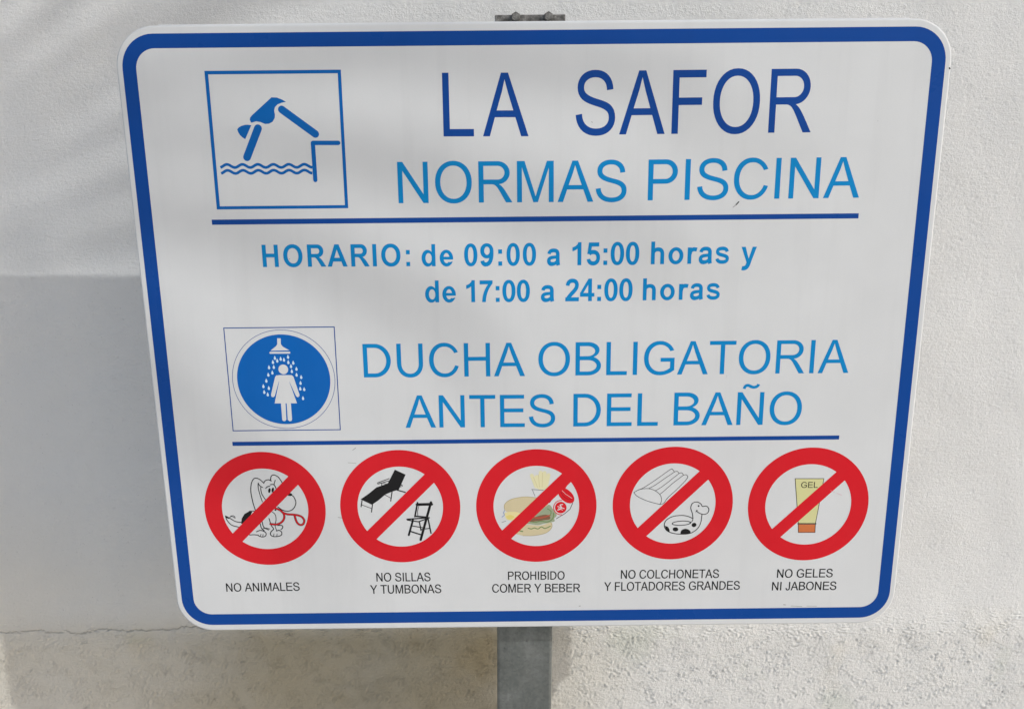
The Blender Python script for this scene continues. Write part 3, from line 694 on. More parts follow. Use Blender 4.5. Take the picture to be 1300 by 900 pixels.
# the five prohibition symbols
PICS = [
 [
  ('ink', 's', 1.25, [(-379.5, -217.9), (-380.2, -214.9), (-381.2, -210.6), (-382.1, -206.0), (-382.8, -201.0), (-383.4, -195.7), (-383.7, -190.9), (-383.5, -186.7), (-383.0, -182.9), (-382.3, -179.6), (-381.4, -176.8), (-380.2, -174.4), (-378.9, -172.6), (-377.6, -171.5), (-376.1, -171.0), (-374.6, -171.0), (-372.9, -171.4), (-371.2, -172.3), (-369.6, -173.5), (-368.0, -175.1), (-366.4, -177.0), (-365.3, -178.3)]),
  ('ink', 's', 1.11, [(-372.8, -178.0), (-373.0, -179.6), (-373.3, -182.0), (-373.3, -184.7), (-373.0, -187.8), (-372.4, -191.3), (-371.8, -194.8), (-370.9, -198.5), (-370.0, -202.2), (-369.3, -204.9)]),
  ('ink', 's', 1.11, [(-372.8, -178.0), (-372.5, -178.9), (-372.0, -180.2), (-371.2, -181.5), (-369.9, -182.6), (-368.3, -183.8), (-367.2, -184.5)]),
  ('ink', 's', 1.11, [(-370.0, -184.0), (-370.0, -186.0), (-369.9, -188.8), (-369.6, -191.5), (-369.0, -193.9), (-368.0, -196.3), (-366.9, -198.6), (-365.4, -201.0), (-363.8, -203.3), (-362.7, -204.9)]),
  ('ink', 's', 1.25, [(-365.3, -178.0), (-364.8, -177.1), (-364.1, -175.9), (-363.1, -174.8), (-361.8, -174.1), (-360.3, -173.6), (-358.8, -173.4), (-357.3, -173.8), (-355.9, -174.6), (-355.0, -175.2)]),
  ('ink', 's', 1.25, [(-356.1, -174.9), (-355.8, -173.1), (-355.4, -170.7), (-354.7, -168.7), (-353.8, -167.6), (-352.6, -166.9), (-351.3, -166.7), (-349.5, -167.1), (-347.6, -168.0), (-345.8, -169.3), (-344.4, -171.0), (-343.2, -173.0), (-342.0, -175.1), (-340.9, -177.4), (-339.9, -179.7), (-339.2, -181.3)]),
  ('ink', 's', 1.11, [(-351.9, -180.7), (-351.2, -178.8), (-350.4, -176.1), (-349.7, -174.2)]),
  ('ink', 's', 1.25, [(-363.3, -185.6), (-362.6, -184.9), (-361.7, -184.1), (-360.8, -183.3), (-359.6, -183.0), (-358.5, -182.8), (-357.6, -182.6)]),
  ('ink', 's', 1.25, [(-356.6, -180.6), (-355.5, -180.4), (-354.0, -180.1), (-352.8, -180.2), (-351.9, -180.8), (-351.2, -181.7), (-350.6, -182.7), (-350.1, -183.9), (-349.7, -185.3), (-349.5, -186.2)]),
  ('ink', 'p', 0.0, [(-357.0, -189.1), (-357.3, -190.1), (-357.6, -191.0), (-358.1, -191.7), (-358.6, -192.2), (-359.1, -192.4), (-359.5, -192.3), (-359.9, -191.9), (-360.2, -191.3), (-360.3, -190.5), (-360.3, -189.6), (-360.2, -188.6), (-359.9, -187.7), (-359.6, -186.8), (-359.1, -186.1), (-358.6, -185.6), (-358.1, -185.4), (-357.6, -185.5), (-357.3, -185.8), (-357.0, -186.4), (-356.8, -187.2), (-356.8, -188.2)]),
  ('ink', 'p', 0.0, [(-352.5, -188.4), (-352.7, -189.4), (-353.1, -190.3), (-353.6, -191.0), (-354.1, -191.5), (-354.6, -191.7), (-355.0, -191.6), (-355.4, -191.2), (-355.7, -190.6), (-355.8, -189.8), (-355.8, -188.9), (-355.7, -187.9), (-355.4, -187.0), (-355.0, -186.1), (-354.6, -185.4), (-354.1, -184.9), (-353.6, -184.7), (-353.1, -184.8), (-352.7, -185.1), (-352.5, -185.7), (-352.3, -186.5), (-352.3, -187.5)]),
  ('ink', 's', 1.25, [(-334.0, -193.4), (-332.2, -194.3), (-329.7, -195.5), (-327.6, -197.0), (-326.3, -198.8), (-325.4, -200.9), (-324.7, -202.9), (-324.3, -204.6), (-324.2, -206.2), (-324.4, -207.9), (-325.0, -209.9), (-325.9, -211.9), (-326.9, -213.7), (-328.1, -215.2), (-329.4, -216.5), (-331.0, -217.5), (-332.8, -218.2), (-334.9, -218.8), (-337.0, -218.9), (-338.9, -218.7), (-340.8, -218.2), (-342.8, -217.3), (-345.1, -215.8), (-347.4, -213.8), (-349.1, -212.4)]),
  ('ink', 'p', 0.0, [(-328.3, -195.5), (-328.6, -196.1), (-329.2, -196.6), (-330.0, -196.9), (-331.0, -197.1), (-332.2, -197.0), (-333.3, -196.8), (-334.3, -196.4), (-335.1, -195.9), (-335.7, -195.3), (-336.1, -194.6), (-336.1, -193.9), (-335.8, -193.3), (-335.2, -192.9), (-334.3, -192.5), (-333.3, -192.4), (-332.2, -192.4), (-331.1, -192.6), (-330.1, -193.0), (-329.2, -193.6), (-328.6, -194.2), (-328.3, -194.8)]),
  ('ink', 'p', 0.0, [(-400.7, -236.3), (-399.1, -228.6), (-394.8, -222.1), (-387.9, -218.3), (-384.1, -219.1), (-387.2, -225.0), (-393.3, -232.5), (-398.4, -236.3)]),
  ('ink', 's', 1.11, [(-387.9, -218.3), (-386.3, -218.2), (-384.0, -218.1), (-381.9, -218.1), (-380.1, -218.5), (-378.4, -218.9), (-377.3, -219.2)]),
  ('ink', 's', 1.25, [(-420.9, -224.8), (-419.3, -225.7), (-417.1, -227.0), (-414.8, -228.5), (-412.5, -230.1), (-410.1, -231.8), (-407.6, -233.1), (-404.6, -233.9), (-401.4, -234.3), (-399.2, -234.5)]),
  ('ink', 's', 1.25, [(-420.9, -224.8), (-420.6, -226.4), (-420.2, -228.6), (-419.3, -231.0), (-417.9, -233.4), (-416.1, -236.0), (-413.7, -238.2), (-410.3, -239.7), (-406.4, -240.7), (-403.6, -241.4)]),
  ('ink', 'p', 0.0, [(-421.1, -224.3), (-414.8, -228.5), (-417.7, -228.9), (-419.9, -227.4)]),
  ('ink', 's', 0.83, [(-416.4, -227.7), (-415.3, -226.9), (-413.7, -225.9), (-412.2, -225.4), (-410.6, -226.2), (-409.0, -227.5), (-407.9, -228.5)]),
  ('ink', 's', 0.83, [(-414.0, -225.1), (-413.0, -224.8), (-411.5, -224.5), (-410.2, -224.4), (-409.2, -225.1), (-408.5, -226.2), (-408.0, -227.0)]),
  ('ink', 's', 1.25, [(-374.6, -236.6), (-374.5, -238.3), (-374.3, -240.8), (-373.7, -243.0), (-372.5, -244.6), (-371.0, -246.0), (-370.0, -246.9)]),
  ('ink', 's', 1.25, [(-372.0, -232.8), (-371.7, -235.3), (-371.3, -238.8), (-370.3, -241.8), (-368.3, -243.6), (-365.7, -244.9), (-363.9, -245.7)]),
  ('ink', 's', 1.25, [(-380.8, -248.3), (-379.4, -247.7), (-377.4, -246.8), (-375.4, -246.3), (-373.5, -246.6), (-371.6, -247.3), (-370.1, -248.2), (-368.9, -249.2), (-368.1, -250.3), (-367.7, -251.6), (-368.0, -252.9), (-368.8, -254.3), (-369.9, -255.4), (-371.6, -255.9), (-373.6, -256.0), (-375.4, -255.8), (-377.0, -255.1), (-378.4, -254.0), (-379.3, -253.2)]),
  ('ink', 's', 0.83, [(-376.1, -255.3), (-375.8, -254.3), (-375.3, -253.0), (-374.9, -252.0)]),
  ('ink', 's', 0.83, [(-372.8, -255.6), (-372.6, -254.6), (-372.3, -253.1), (-372.0, -252.0)]),
  ('ink', 's', 1.25, [(-390.7, -252.8), (-389.2, -252.8), (-386.9, -252.7), (-384.7, -252.6), (-382.5, -252.8), (-380.3, -253.0), (-378.8, -253.2)]),
  ('ink', 's', 1.25, [(-362.2, -229.1), (-361.6, -231.9), (-360.7, -235.9), (-359.9, -239.3), (-358.8, -241.5), (-357.6, -243.1), (-357.2, -244.5), (-358.0, -245.8), (-359.5, -247.0), (-360.8, -248.3), (-361.6, -249.8), (-362.1, -251.3), (-362.1, -252.7), (-361.4, -253.8), (-360.2, -254.8), (-358.7, -255.5), (-356.9, -255.8), (-354.8, -255.8), (-352.8, -255.6), (-350.8, -255.2), (-348.8, -254.5), (-347.4, -253.6), (-346.6, -252.3), (-346.4, -250.6), (-346.6, -249.2), (-347.3, -248.1), (-348.5, -247.2), (-349.7, -246.6), (-351.0, -246.7), (-352.4, -247.2), (-353.4, -247.6)]),
  ('ink', 's', 0.83, [(-358.0, -255.0), (-357.8, -254.0), (-357.5, -252.7), (-357.2, -251.7)]),
  ('ink', 's', 0.83, [(-353.7, -255.6), (-353.5, -254.4), (-353.2, -252.9), (-352.9, -251.7)]),
  ('ink', 's', 0.97, [(-357.2, -219.5), (-356.0, -220.5), (-354.4, -222.1), (-353.2, -224.1), (-352.8, -226.4), (-352.7, -229.1), (-352.9, -231.7), (-353.5, -234.3), (-354.4, -236.9), (-354.9, -239.4), (-354.6, -242.1), (-353.8, -244.7), (-353.3, -246.6)]),
  ('ink', 's', 1.25, [(-351.1, -239.4), (-349.5, -239.3), (-347.3, -239.2), (-345.6, -239.5), (-344.8, -240.3), (-344.5, -241.5), (-344.6, -242.6), (-345.3, -243.6), (-346.4, -244.7), (-347.2, -245.4)]),
  ('ink', 's', 0.97, [(-373.3, -244.3), (-371.7, -243.9), (-369.4, -243.3), (-367.3, -243.1), (-365.5, -243.4), (-363.8, -244.0), (-362.6, -244.4)]),
  ('ink', 'p', 0.0, [(-354.6, -216.9), (-350.9, -215.2), (-351.9, -218.5)]),
  ('ink', 's', 3.06, [(-352.8, -214.4), (-351.6, -214.9), (-349.8, -215.5), (-348.0, -216.4), (-346.3, -217.3), (-345.0, -218.4), (-343.8, -219.6), (-342.7, -221.0), (-342.0, -222.4), (-341.5, -224.0), (-341.3, -225.8), (-341.4, -227.6), (-341.8, -229.3), (-342.5, -230.9), (-343.5, -232.5), (-344.7, -233.9), (-346.0, -235.1), (-347.5, -236.1), (-349.1, -236.9), (-350.8, -237.5), (-352.6, -237.9), (-354.8, -237.9), (-357.2, -237.7), (-359.4, -237.4), (-360.9, -237.3)]),
  ('ink', 's', 3.06, [(-343.5, -220.4), (-342.4, -220.9), (-340.8, -221.8), (-339.1, -222.6), (-337.3, -223.2), (-335.6, -223.5), (-333.8, -223.7), (-332.0, -223.7), (-330.2, -223.8), (-328.4, -224.0), (-326.6, -224.3), (-324.9, -224.5), (-323.2, -224.9), (-321.6, -225.4), (-320.1, -226.0), (-318.6, -226.7), (-317.4, -227.6), (-316.4, -228.7), (-315.6, -230.0), (-315.0, -231.3), (-314.7, -232.7), (-314.8, -234.1), (-315.2, -235.5), (-315.8, -236.8), (-316.5, -237.8), (-317.4, -238.5), (-318.4, -238.9), (-319.5, -239.1), (-320.6, -239.0), (-321.6, -238.6), (-322.7, -237.9), (-323.6, -236.9), (-324.4, -235.9), (-325.0, -234.8), (-325.5, -233.5), (-325.9, -232.1), (-326.2, -230.8), (-326.6, -229.3), (-326.8, -227.8), (-327.1, -226.4), (-327.3, -225.4)]),
  ('red', 's', 1.81, [(-352.8, -214.4), (-351.6, -214.9), (-349.8, -215.5), (-348.0, -216.4), (-346.3, -217.3), (-345.0, -218.4), (-343.8, -219.6), (-342.7, -221.0), (-342.0, -222.4), (-341.5, -224.0), (-341.3, -225.8), (-341.4, -227.6), (-341.8, -229.3), (-342.5, -230.9), (-343.5, -232.5), (-344.7, -233.9), (-346.0, -235.1), (-347.5, -236.1), (-349.1, -236.9), (-350.8, -237.5), (-352.6, -237.9), (-354.8, -237.9), (-357.2, -237.7), (-359.4, -237.4), (-360.9, -237.3)]),
  ('red', 's', 1.81, [(-343.5, -220.4), (-342.4, -220.9), (-340.8, -221.8), (-339.1, -222.6), (-337.3, -223.2), (-335.6, -223.5), (-333.8, -223.7), (-332.0, -223.7), (-330.2, -223.8), (-328.4, -224.0), (-326.6, -224.3), (-324.9, -224.5), (-323.2, -224.9), (-321.6, -225.4), (-320.1, -226.0), (-318.6, -226.7), (-317.4, -227.6), (-316.4, -228.7), (-315.6, -230.0), (-315.0, -231.3), (-314.7, -232.7), (-314.8, -234.1), (-315.2, -235.5), (-315.8, -236.8), (-316.5, -237.8), (-317.4, -238.5), (-318.4, -238.9), (-319.5, -239.1), (-320.6, -239.0), (-321.6, -238.6), (-322.7, -237.9), (-323.6, -236.9), (-324.4, -235.9), (-325.0, -234.8), (-325.5, -233.5), (-325.9, -232.1), (-326.2, -230.8), (-326.6, -229.3), (-326.8, -227.8), (-327.1, -226.4), (-327.3, -225.4)]),
 ],
 [
  ('ink', 'p', 0.0, [(-188.8, -161.1), (-174.6, -168.3), (-181.5, -183.2), (-184.6, -189.6), (-193.7, -192.3), (-202.8, -196.2), (-213.1, -204.9), (-221.7, -210.9), (-236.7, -202.9), (-225.7, -195.2), (-214.6, -186.0), (-207.4, -183.6), (-199.1, -180.5), (-194.7, -172.5)]),
  ('ink', 's', 1.11, [(-213.1, -179.8), (-196.9, -173.7)]),
  ('ink', 's', 1.11, [(-212.5, -181.3), (-197.7, -177.0)]),
  ('ink', 's', 1.11, [(-197.5, -188.5), (-181.2, -185.2)]),
  ('ink', 's', 1.11, [(-197.5, -187.5), (-180.3, -182.7), (-179.7, -184.7)]),
  ('ink', 's', 1.39, [(-234.9, -204.7), (-236.5, -213.5)]),
  ('ink', 's', 1.39, [(-221.0, -210.4), (-222.9, -221.5)]),
  ('ink', 's', 0.83, [(-235.9, -210.7), (-221.7, -216.7)]),
  ('ink', 's', 1.39, [(-193.7, -191.8), (-196.2, -205.9)]),
  ('ink', 's', 0.83, [(-203.3, -197.0), (-195.1, -202.1)]),
  ('ink', 's', 1.67, [(-187.0, -190.1), (-176.1, -193.5)]),
  ('ink', 's', 1.11, [(-206.8, -179.9), (-207.5, -184.1)]),
  ('ink', 's', 0.83, [(-204.9, -180.4), (-199.1, -181.7)]),
  ('ink', 's', 2.22, [(-160.1, -208.6), (-164.4, -228.8)]),
  ('ink', 's', 3.33, [(-141.9, -208.3), (-157.7, -262.8)]),
  ('ink', 's', 3.89, [(-160.9, -211.3), (-141.0, -211.1)]),
  ('ink', 's', 1.94, [(-175.2, -232.5), (-145.0, -230.6)]),
  ('ink', 's', 1.67, [(-174.8, -233.6), (-159.9, -236.3), (-148.3, -232.1)]),
  ('ink', 's', 2.78, [(-167.2, -233.9), (-173.7, -255.7)]),
  ('ink', 's', 1.94, [(-171.1, -250.3), (-155.3, -255.9)]),
  ('ink', 's', 1.39, [(-169.2, -242.1), (-152.6, -245.4)]),
  ('ink', 's', 1.94, [(-146.7, -231.6), (-143.3, -253.2)]),
  ('ink', 's', 1.39, [(-156.7, -247.6), (-144.5, -246.0)]),
  ('ink', 's', 2.22, [(-162.7, -228.3), (-148.3, -229.8)]),
  ('ink', 's', 0.83, [(-158.4, -213.1), (-160.6, -221.2), (-160.3, -227.6)]),
  ('ink', 's', 1.67, [(-158.7, -236.1), (-156.8, -248.9)]),
 ],
 [
  ('fry', 's', 5.28, [(-5.5, -171.4), (0.5, -187.2)]),
  ('fry', 's', 5.28, [(1.0, -173.3), (3.8, -188.3)]),
  ('fry', 's', 5.28, [(6.4, -167.3), (6.6, -189.8)]),
  ('fry', 's', 5.28, [(11.6, -167.9), (9.9, -189.9)]),
  ('fry', 's', 5.28, [(17.0, -170.9), (13.2, -188.4)]),
  ('fry', 's', 5.28, [(-2.0, -176.5), (5.7, -189.8)]),
  ('fryline', 's', 0.56, [(3.4, -170.3), (4.8, -188.3)]),
  ('fryline', 's', 0.56, [(9.0, -167.9), (8.3, -188.3)]),
  ('fryline', 's', 0.56, [(-3.2, -174.0), (2.2, -188.3)]),
  ('grey', 's', 1.11, [(-5.6, -191.4), (9.7, -192.6)]),
  ('grey', 's', 0.83, [(-4.9, -191.5), (-1.4, -200.8)]),
  ('bluegrey', 's', 1.11, [(-42.3, -220.8), (-44.2, -224.6), (-42.4, -227.7), (-46.2, -230.7)]),
  ('grey', 's', 0.83, [(-46.3, -238.4), (-41.0, -236.7)]),
  ('bun', 'p', 0.0, [(-42.9, -214.5), (-42.3, -213.2), (-41.4, -211.3), (-40.0, -209.5), (-38.1, -207.8), (-35.7, -206.3), (-32.9, -205.0), (-29.6, -204.0), (-26.0, -203.2), (-22.2, -202.6), (-18.5, -202.1), (-14.6, -201.9), (-10.4, -202.0), (-5.7, -202.3), (-0.7, -203.0), (3.8, -203.9), (7.5, -205.1), (10.6, -206.7), (13.2, -208.6), (15.4, -210.9), (17.1, -213.7), (18.0, -216.2), (18.2, -218.4), (17.7, -220.4), (16.1, -222.0), (13.2, -223.4), (9.1, -224.4), (3.7, -225.2), (-3.6, -225.7), (-12.1, -226.0), (-20.0, -225.9), (-26.9, -225.6), (-33.1, -224.9), (-37.8, -223.9), (-40.5, -222.7), (-41.8, -221.2), (-42.5, -219.6), (-43.0, -217.7), (-43.0, -215.8), (-42.9, -214.5)]),
  ('budline', 's', 0.69, [(-42.5, -219.6), (-42.7, -218.2), (-43.0, -216.4), (-42.9, -214.5), (-42.4, -212.8), (-41.4, -211.1), (-40.0, -209.5), (-38.1, -207.8), (-35.7, -206.3), (-32.9, -205.0), (-29.6, -204.0), (-26.0, -203.2), (-22.2, -202.6), (-18.5, -202.1), (-14.6, -201.9), (-10.4, -202.0), (-5.3, -202.5), (0.0, -203.3), (3.8, -203.9)]),
  ('egg', 'p', 0.0, [(-42.6, -224.7), (-40.5, -224.2), (-37.6, -223.5), (-34.3, -223.2), (-30.2, -223.3), (-25.8, -223.7), (-22.4, -224.9), (-20.5, -227.3), (-19.7, -230.5), (-20.1, -233.1), (-22.2, -234.6), (-25.7, -235.5), (-29.1, -236.0), (-32.5, -236.1), (-35.9, -235.7), (-38.6, -234.9), (-40.3, -233.7), (-41.3, -232.0), (-41.9, -230.3), (-42.4, -228.3), (-42.5, -226.1), (-42.6, -224.7)]),
  ('yolk', 'p', 0.0, [(-40.2, -229.0), (-38.7, -228.5), (-36.4, -227.9), (-34.3, -227.8), (-32.1, -228.5), (-30.0, -229.7), (-29.1, -230.9), (-30.1, -232.3), (-32.2, -233.6), (-34.4, -234.4), (-36.3, -234.4), (-38.2, -233.7), (-39.6, -232.8), (-40.2, -231.6), (-40.2, -230.1), (-40.2, -229.0)]),
  ('lettuce', 'p', 0.0, [(-5.8, -224.3), (-3.3, -223.8), (0.2, -223.0), (3.7, -221.9), (7.1, -220.1), (10.4, -217.9), (13.2, -216.2), (15.3, -214.8), (16.9, -213.8), (18.5, -213.7), (19.9, -215.0), (21.3, -217.3), (22.7, -219.6), (24.3, -221.3), (25.8, -223.0), (27.0, -224.7), (27.7, -226.5), (28.1, -228.2), (28.0, -229.8), (27.0, -231.2), (25.6, -232.4), (24.7, -233.6), (24.9, -235.0), (25.6, -236.3), (25.6, -237.4), (24.5, -238.2), (22.7, -238.7), (20.4, -239.2), (17.5, -239.8), (14.1, -240.5), (10.8, -241.1), (8.1, -241.9), (5.4, -242.7), (2.5, -243.1), (-1.0, -242.8), (-4.8, -242.1), (-8.2, -241.4), (-11.5, -241.3), (-14.4, -241.2), (-15.4, -239.5), (-13.0, -234.9), (-8.9, -228.7), (-5.8, -224.3)]),
  ('lettuced', 's', 1.39, [(-9.4, -237.0), (-7.2, -237.7), (-4.1, -238.5), (-1.1, -238.9), (1.3, -238.5), (3.6, -237.7), (6.1, -237.2), (9.2, -237.7), (12.5, -238.5), (15.6, -238.6), (18.4, -237.5), (20.9, -235.7), (22.8, -233.6), (23.6, -230.9), (23.8, -228.0), (23.9, -225.9)]),
  ('lettuced', 's', 1.11, [(15.6, -219.5), (17.1, -220.4), (19.0, -221.7), (20.4, -223.3), (20.4, -225.5), (19.7, -228.0), (19.2, -229.7)]),
  ('meat', 'p', 0.0, [(-3.4, -232.2), (-1.7, -231.5), (0.9, -230.5), (3.7, -229.5), (6.9, -228.7), (10.3, -228.1), (13.2, -227.9), (15.6, -228.3), (17.6, -229.3), (18.9, -230.5), (19.5, -231.9), (19.4, -233.5), (18.5, -234.8), (16.6, -235.4), (13.9, -235.7), (10.9, -236.0), (7.5, -236.5), (3.7, -237.0), (0.1, -237.4), (-3.7, -237.8), (-7.4, -238.2), (-9.4, -237.8), (-8.3, -236.2), (-5.5, -233.9), (-3.4, -232.2)]),
  ('tomato', 's', 1.67, [(-4.6, -231.2), (-2.5, -231.8), (0.5, -232.5), (3.7, -232.8), (7.0, -232.5), (10.3, -231.7), (13.2, -230.9), (15.5, -230.2), (17.3, -229.4), (18.5, -228.9)]),
  ('bun', 'p', 0.0, [(-35.8, -260.6), (-34.2, -257.7), (-31.9, -253.5), (-29.3, -249.6), (-26.5, -246.6), (-23.5, -243.8), (-20.1, -242.0), (-16.5, -241.5), (-12.5, -241.9), (-8.2, -242.4), (-3.6, -243.0), (1.2, -243.6), (6.1, -243.6), (11.3, -242.2), (16.6, -240.1), (20.4, -239.2), (22.0, -240.4), (22.2, -242.7), (21.8, -245.1), (21.2, -247.1), (20.1, -249.1), (18.5, -251.0), (16.5, -252.7), (14.0, -254.4), (10.8, -255.8), (6.6, -256.9), (1.5, -257.8), (-3.5, -258.4), (-8.4, -258.7), (-13.3, -258.6), (-17.9, -258.3), (-22.2, -257.3), (-26.3, -256.0), (-29.8, -255.6), (-32.5, -256.9), (-34.5, -259.0), (-35.8, -260.6)]),
  ('budline', 's', 0.69, [(20.4, -239.9), (20.9, -241.3), (21.6, -243.1), (21.8, -245.1), (21.2, -247.0), (20.1, -249.1), (18.5, -251.0), (16.5, -252.7), (14.0, -254.4), (10.8, -255.8), (6.6, -256.9), (1.5, -257.8), (-3.5, -258.4), (-8.8, -258.6), (-14.1, -258.4), (-17.9, -258.3)]),
  ('lettuced', 's', 1.39, [(-10.6, -247.5), (-9.5, -247.9), (-7.9, -248.4), (-6.3, -248.6), (-5.0, -248.2), (-3.7, -247.5), (-2.3, -247.1), (-0.7, -247.6), (0.9, -248.4), (2.5, -248.7), (4.1, -247.9), (5.7, -246.5), (7.3, -245.7), (8.8, -246.3), (10.3, -247.5), (12.0, -248.1), (14.6, -247.3), (17.4, -245.9), (19.4, -244.8)]),
  ('lettuced', 's', 1.67, [(-25.0, -250.5), (-18.3, -252.1)]),
  ('ink', 's', 0.83, [(30.2, -197.4), (24.6, -201.9), (18.4, -210.6)]),
  ('ink', 's', 0.83, [(49.7, -211.5), (46.0, -220.6), (38.2, -227.4), (27.5, -234.1)]),
  ('red', 's', 1.94, [(38.0, -191.9), (44.5, -179.7)]),
  ('red', 'p', 0.0, [(50.6, -210.2), (48.8, -211.5), (46.3, -212.0), (43.3, -211.6), (40.2, -210.3), (37.1, -208.2), (34.4, -205.5), (32.1, -202.5), (30.6, -199.3), (29.9, -196.2), (30.1, -193.5), (31.2, -191.4), (33.1, -190.1), (35.5, -189.6), (38.5, -190.0), (41.6, -191.3), (44.6, -193.4), (47.4, -196.1), (49.6, -199.1), (51.2, -202.3), (51.9, -205.4), (51.7, -208.1)]),
  ('paper', 's', 0.44, [(34.0, -191.9), (39.7, -198.3), (48.7, -204.7)]),
  ('darkred', 's', 0.83, [(47.6, -205.8), (46.6, -206.4), (45.1, -206.4), (43.3, -205.9), (41.2, -204.8), (39.2, -203.3), (37.3, -201.5), (35.7, -199.5), (34.5, -197.4), (33.8, -195.5), (33.7, -193.9), (34.2, -192.8)]),
  ('red', 's', 1.11, [(35.1, -228.3), (32.3, -228.2), (29.6, -227.4), (27.3, -225.7), (25.5, -223.5), (24.3, -220.7), (23.9, -217.8), (24.3, -214.9), (25.4, -212.2), (27.2, -210.0), (29.6, -208.4), (32.2, -207.6), (35.0, -207.6)]),
  ('red', 'p', 0.0, [(41.5, -218.0), (41.2, -220.4), (40.2, -222.5), (38.8, -224.3), (36.9, -225.6), (34.8, -226.2), (32.6, -226.2), (30.4, -225.5), (28.5, -224.2), (27.1, -222.4), (26.1, -220.2), (25.8, -217.8), (26.1, -215.5), (27.0, -213.3), (28.5, -211.5), (30.4, -210.3), (32.5, -209.6), (34.7, -209.6), (36.9, -210.3), (38.7, -211.6), (40.2, -213.5), (41.1, -215.6)]),
  ('paper', 's', 1.39, [(36.0, -213.4), (34.9, -213.5), (33.5, -213.8), (32.7, -214.3), (33.1, -215.4), (34.1, -216.7), (34.6, -217.9), (34.1, -218.9), (33.2, -219.7), (32.2, -220.4), (31.2, -220.9), (30.1, -221.2), (29.4, -221.4)]),
  ('paper', 's', 1.11, [(29.4, -216.3), (38.4, -219.5)]),
  ('paper', 's', 0.83, [(30.3, -218.9), (36.0, -221.5)]),
 ],
 [
  ('ink', 's', 0.72, [(132.1, -197.3), (133.7, -196.3), (136.0, -194.9), (138.4, -193.6), (140.3, -192.8), (142.4, -192.0), (145.4, -190.4), (149.6, -187.7), (154.8, -184.1), (160.4, -180.1), (167.2, -174.9), (174.4, -169.3), (179.9, -165.3), (182.3, -164.1), (182.9, -164.6), (183.4, -165.4), (184.4, -166.3), (185.3, -167.7), (185.9, -168.6)]),
  ('ink', 's', 0.72, [(185.9, -168.6), (186.5, -168.4), (187.5, -168.0), (188.5, -167.7), (189.4, -167.7), (190.2, -168.2), (191.1, -169.1), (191.8, -170.1), (192.3, -170.7)]),
  ('ink', 's', 0.72, [(192.3, -170.7), (193.0, -170.5), (193.9, -170.1), (194.9, -169.9), (195.8, -170.0), (196.6, -170.6), (197.3, -171.6), (197.9, -172.6), (198.3, -173.3)]),
  ('ink', 's', 0.72, [(198.3, -173.3), (199.0, -173.1), (200.0, -172.8), (201.1, -172.7), (202.0, -172.8), (202.8, -173.4), (203.5, -174.2), (204.0, -175.2), (204.1, -176.3), (203.5, -177.7), (202.4, -179.4), (201.3, -181.0), (200.5, -182.0)]),
  ('ink', 's', 0.72, [(200.5, -182.0), (198.5, -184.3), (195.5, -187.5), (192.3, -191.1), (189.2, -194.4), (186.3, -197.4), (183.3, -200.2), (180.5, -202.9), (178.2, -205.4), (176.5, -207.7), (175.4, -209.7), (174.4, -211.5), (173.2, -212.9), (171.8, -213.9), (170.4, -214.4), (169.0, -214.7), (168.1, -214.9)]),
  ('ink', 's', 0.72, [(168.1, -214.9), (165.1, -214.1), (160.9, -213.0), (156.1, -211.6), (151.8, -210.2), (147.9, -208.5), (143.9, -206.7), (140.3, -204.9), (137.4, -203.2), (135.3, -201.5), (133.9, -199.8), (132.8, -198.3), (132.1, -197.3)]),
  ('ink', 's', 0.72, [(132.1, -197.3), (133.6, -196.4), (135.7, -195.1), (138.2, -193.8), (140.7, -192.9), (143.3, -192.3), (146.2, -192.0), (149.1, -191.8), (151.8, -192.0), (154.3, -192.5), (156.8, -193.2), (159.2, -194.2), (161.3, -195.4), (163.3, -196.7), (165.2, -198.3), (166.9, -200.0), (168.1, -201.8), (169.0, -203.6), (169.5, -205.6), (169.8, -207.6), (169.8, -209.4), (169.6, -211.0), (169.1, -212.6), (168.5, -214.0), (168.1, -214.9)]),
  ('ink', 's', 0.72, [(151.8, -192.0), (153.3, -191.2), (155.4, -190.1), (157.9, -188.7), (160.6, -187.1), (163.5, -185.0), (166.7, -182.7), (170.0, -180.1), (173.3, -177.7), (176.7, -175.2), (180.4, -172.6), (183.6, -170.3), (185.9, -168.6)]),
  ('ink', 's', 0.72, [(160.8, -195.1), (162.2, -194.4), (164.1, -193.3), (166.4, -191.9), (169.0, -190.2), (171.8, -187.9), (175.1, -185.3), (178.5, -182.4), (181.6, -179.8), (184.6, -177.2), (187.7, -174.6), (190.4, -172.3), (192.3, -170.7)]),
  ('ink', 's', 0.72, [(167.2, -200.2), (167.7, -199.8), (168.6, -199.2), (169.8, -198.3), (171.5, -196.8), (174.1, -194.4), (177.2, -191.3), (180.7, -188.0), (184.1, -184.8), (187.9, -181.7), (192.0, -178.3), (195.7, -175.3), (198.3, -173.3)]),
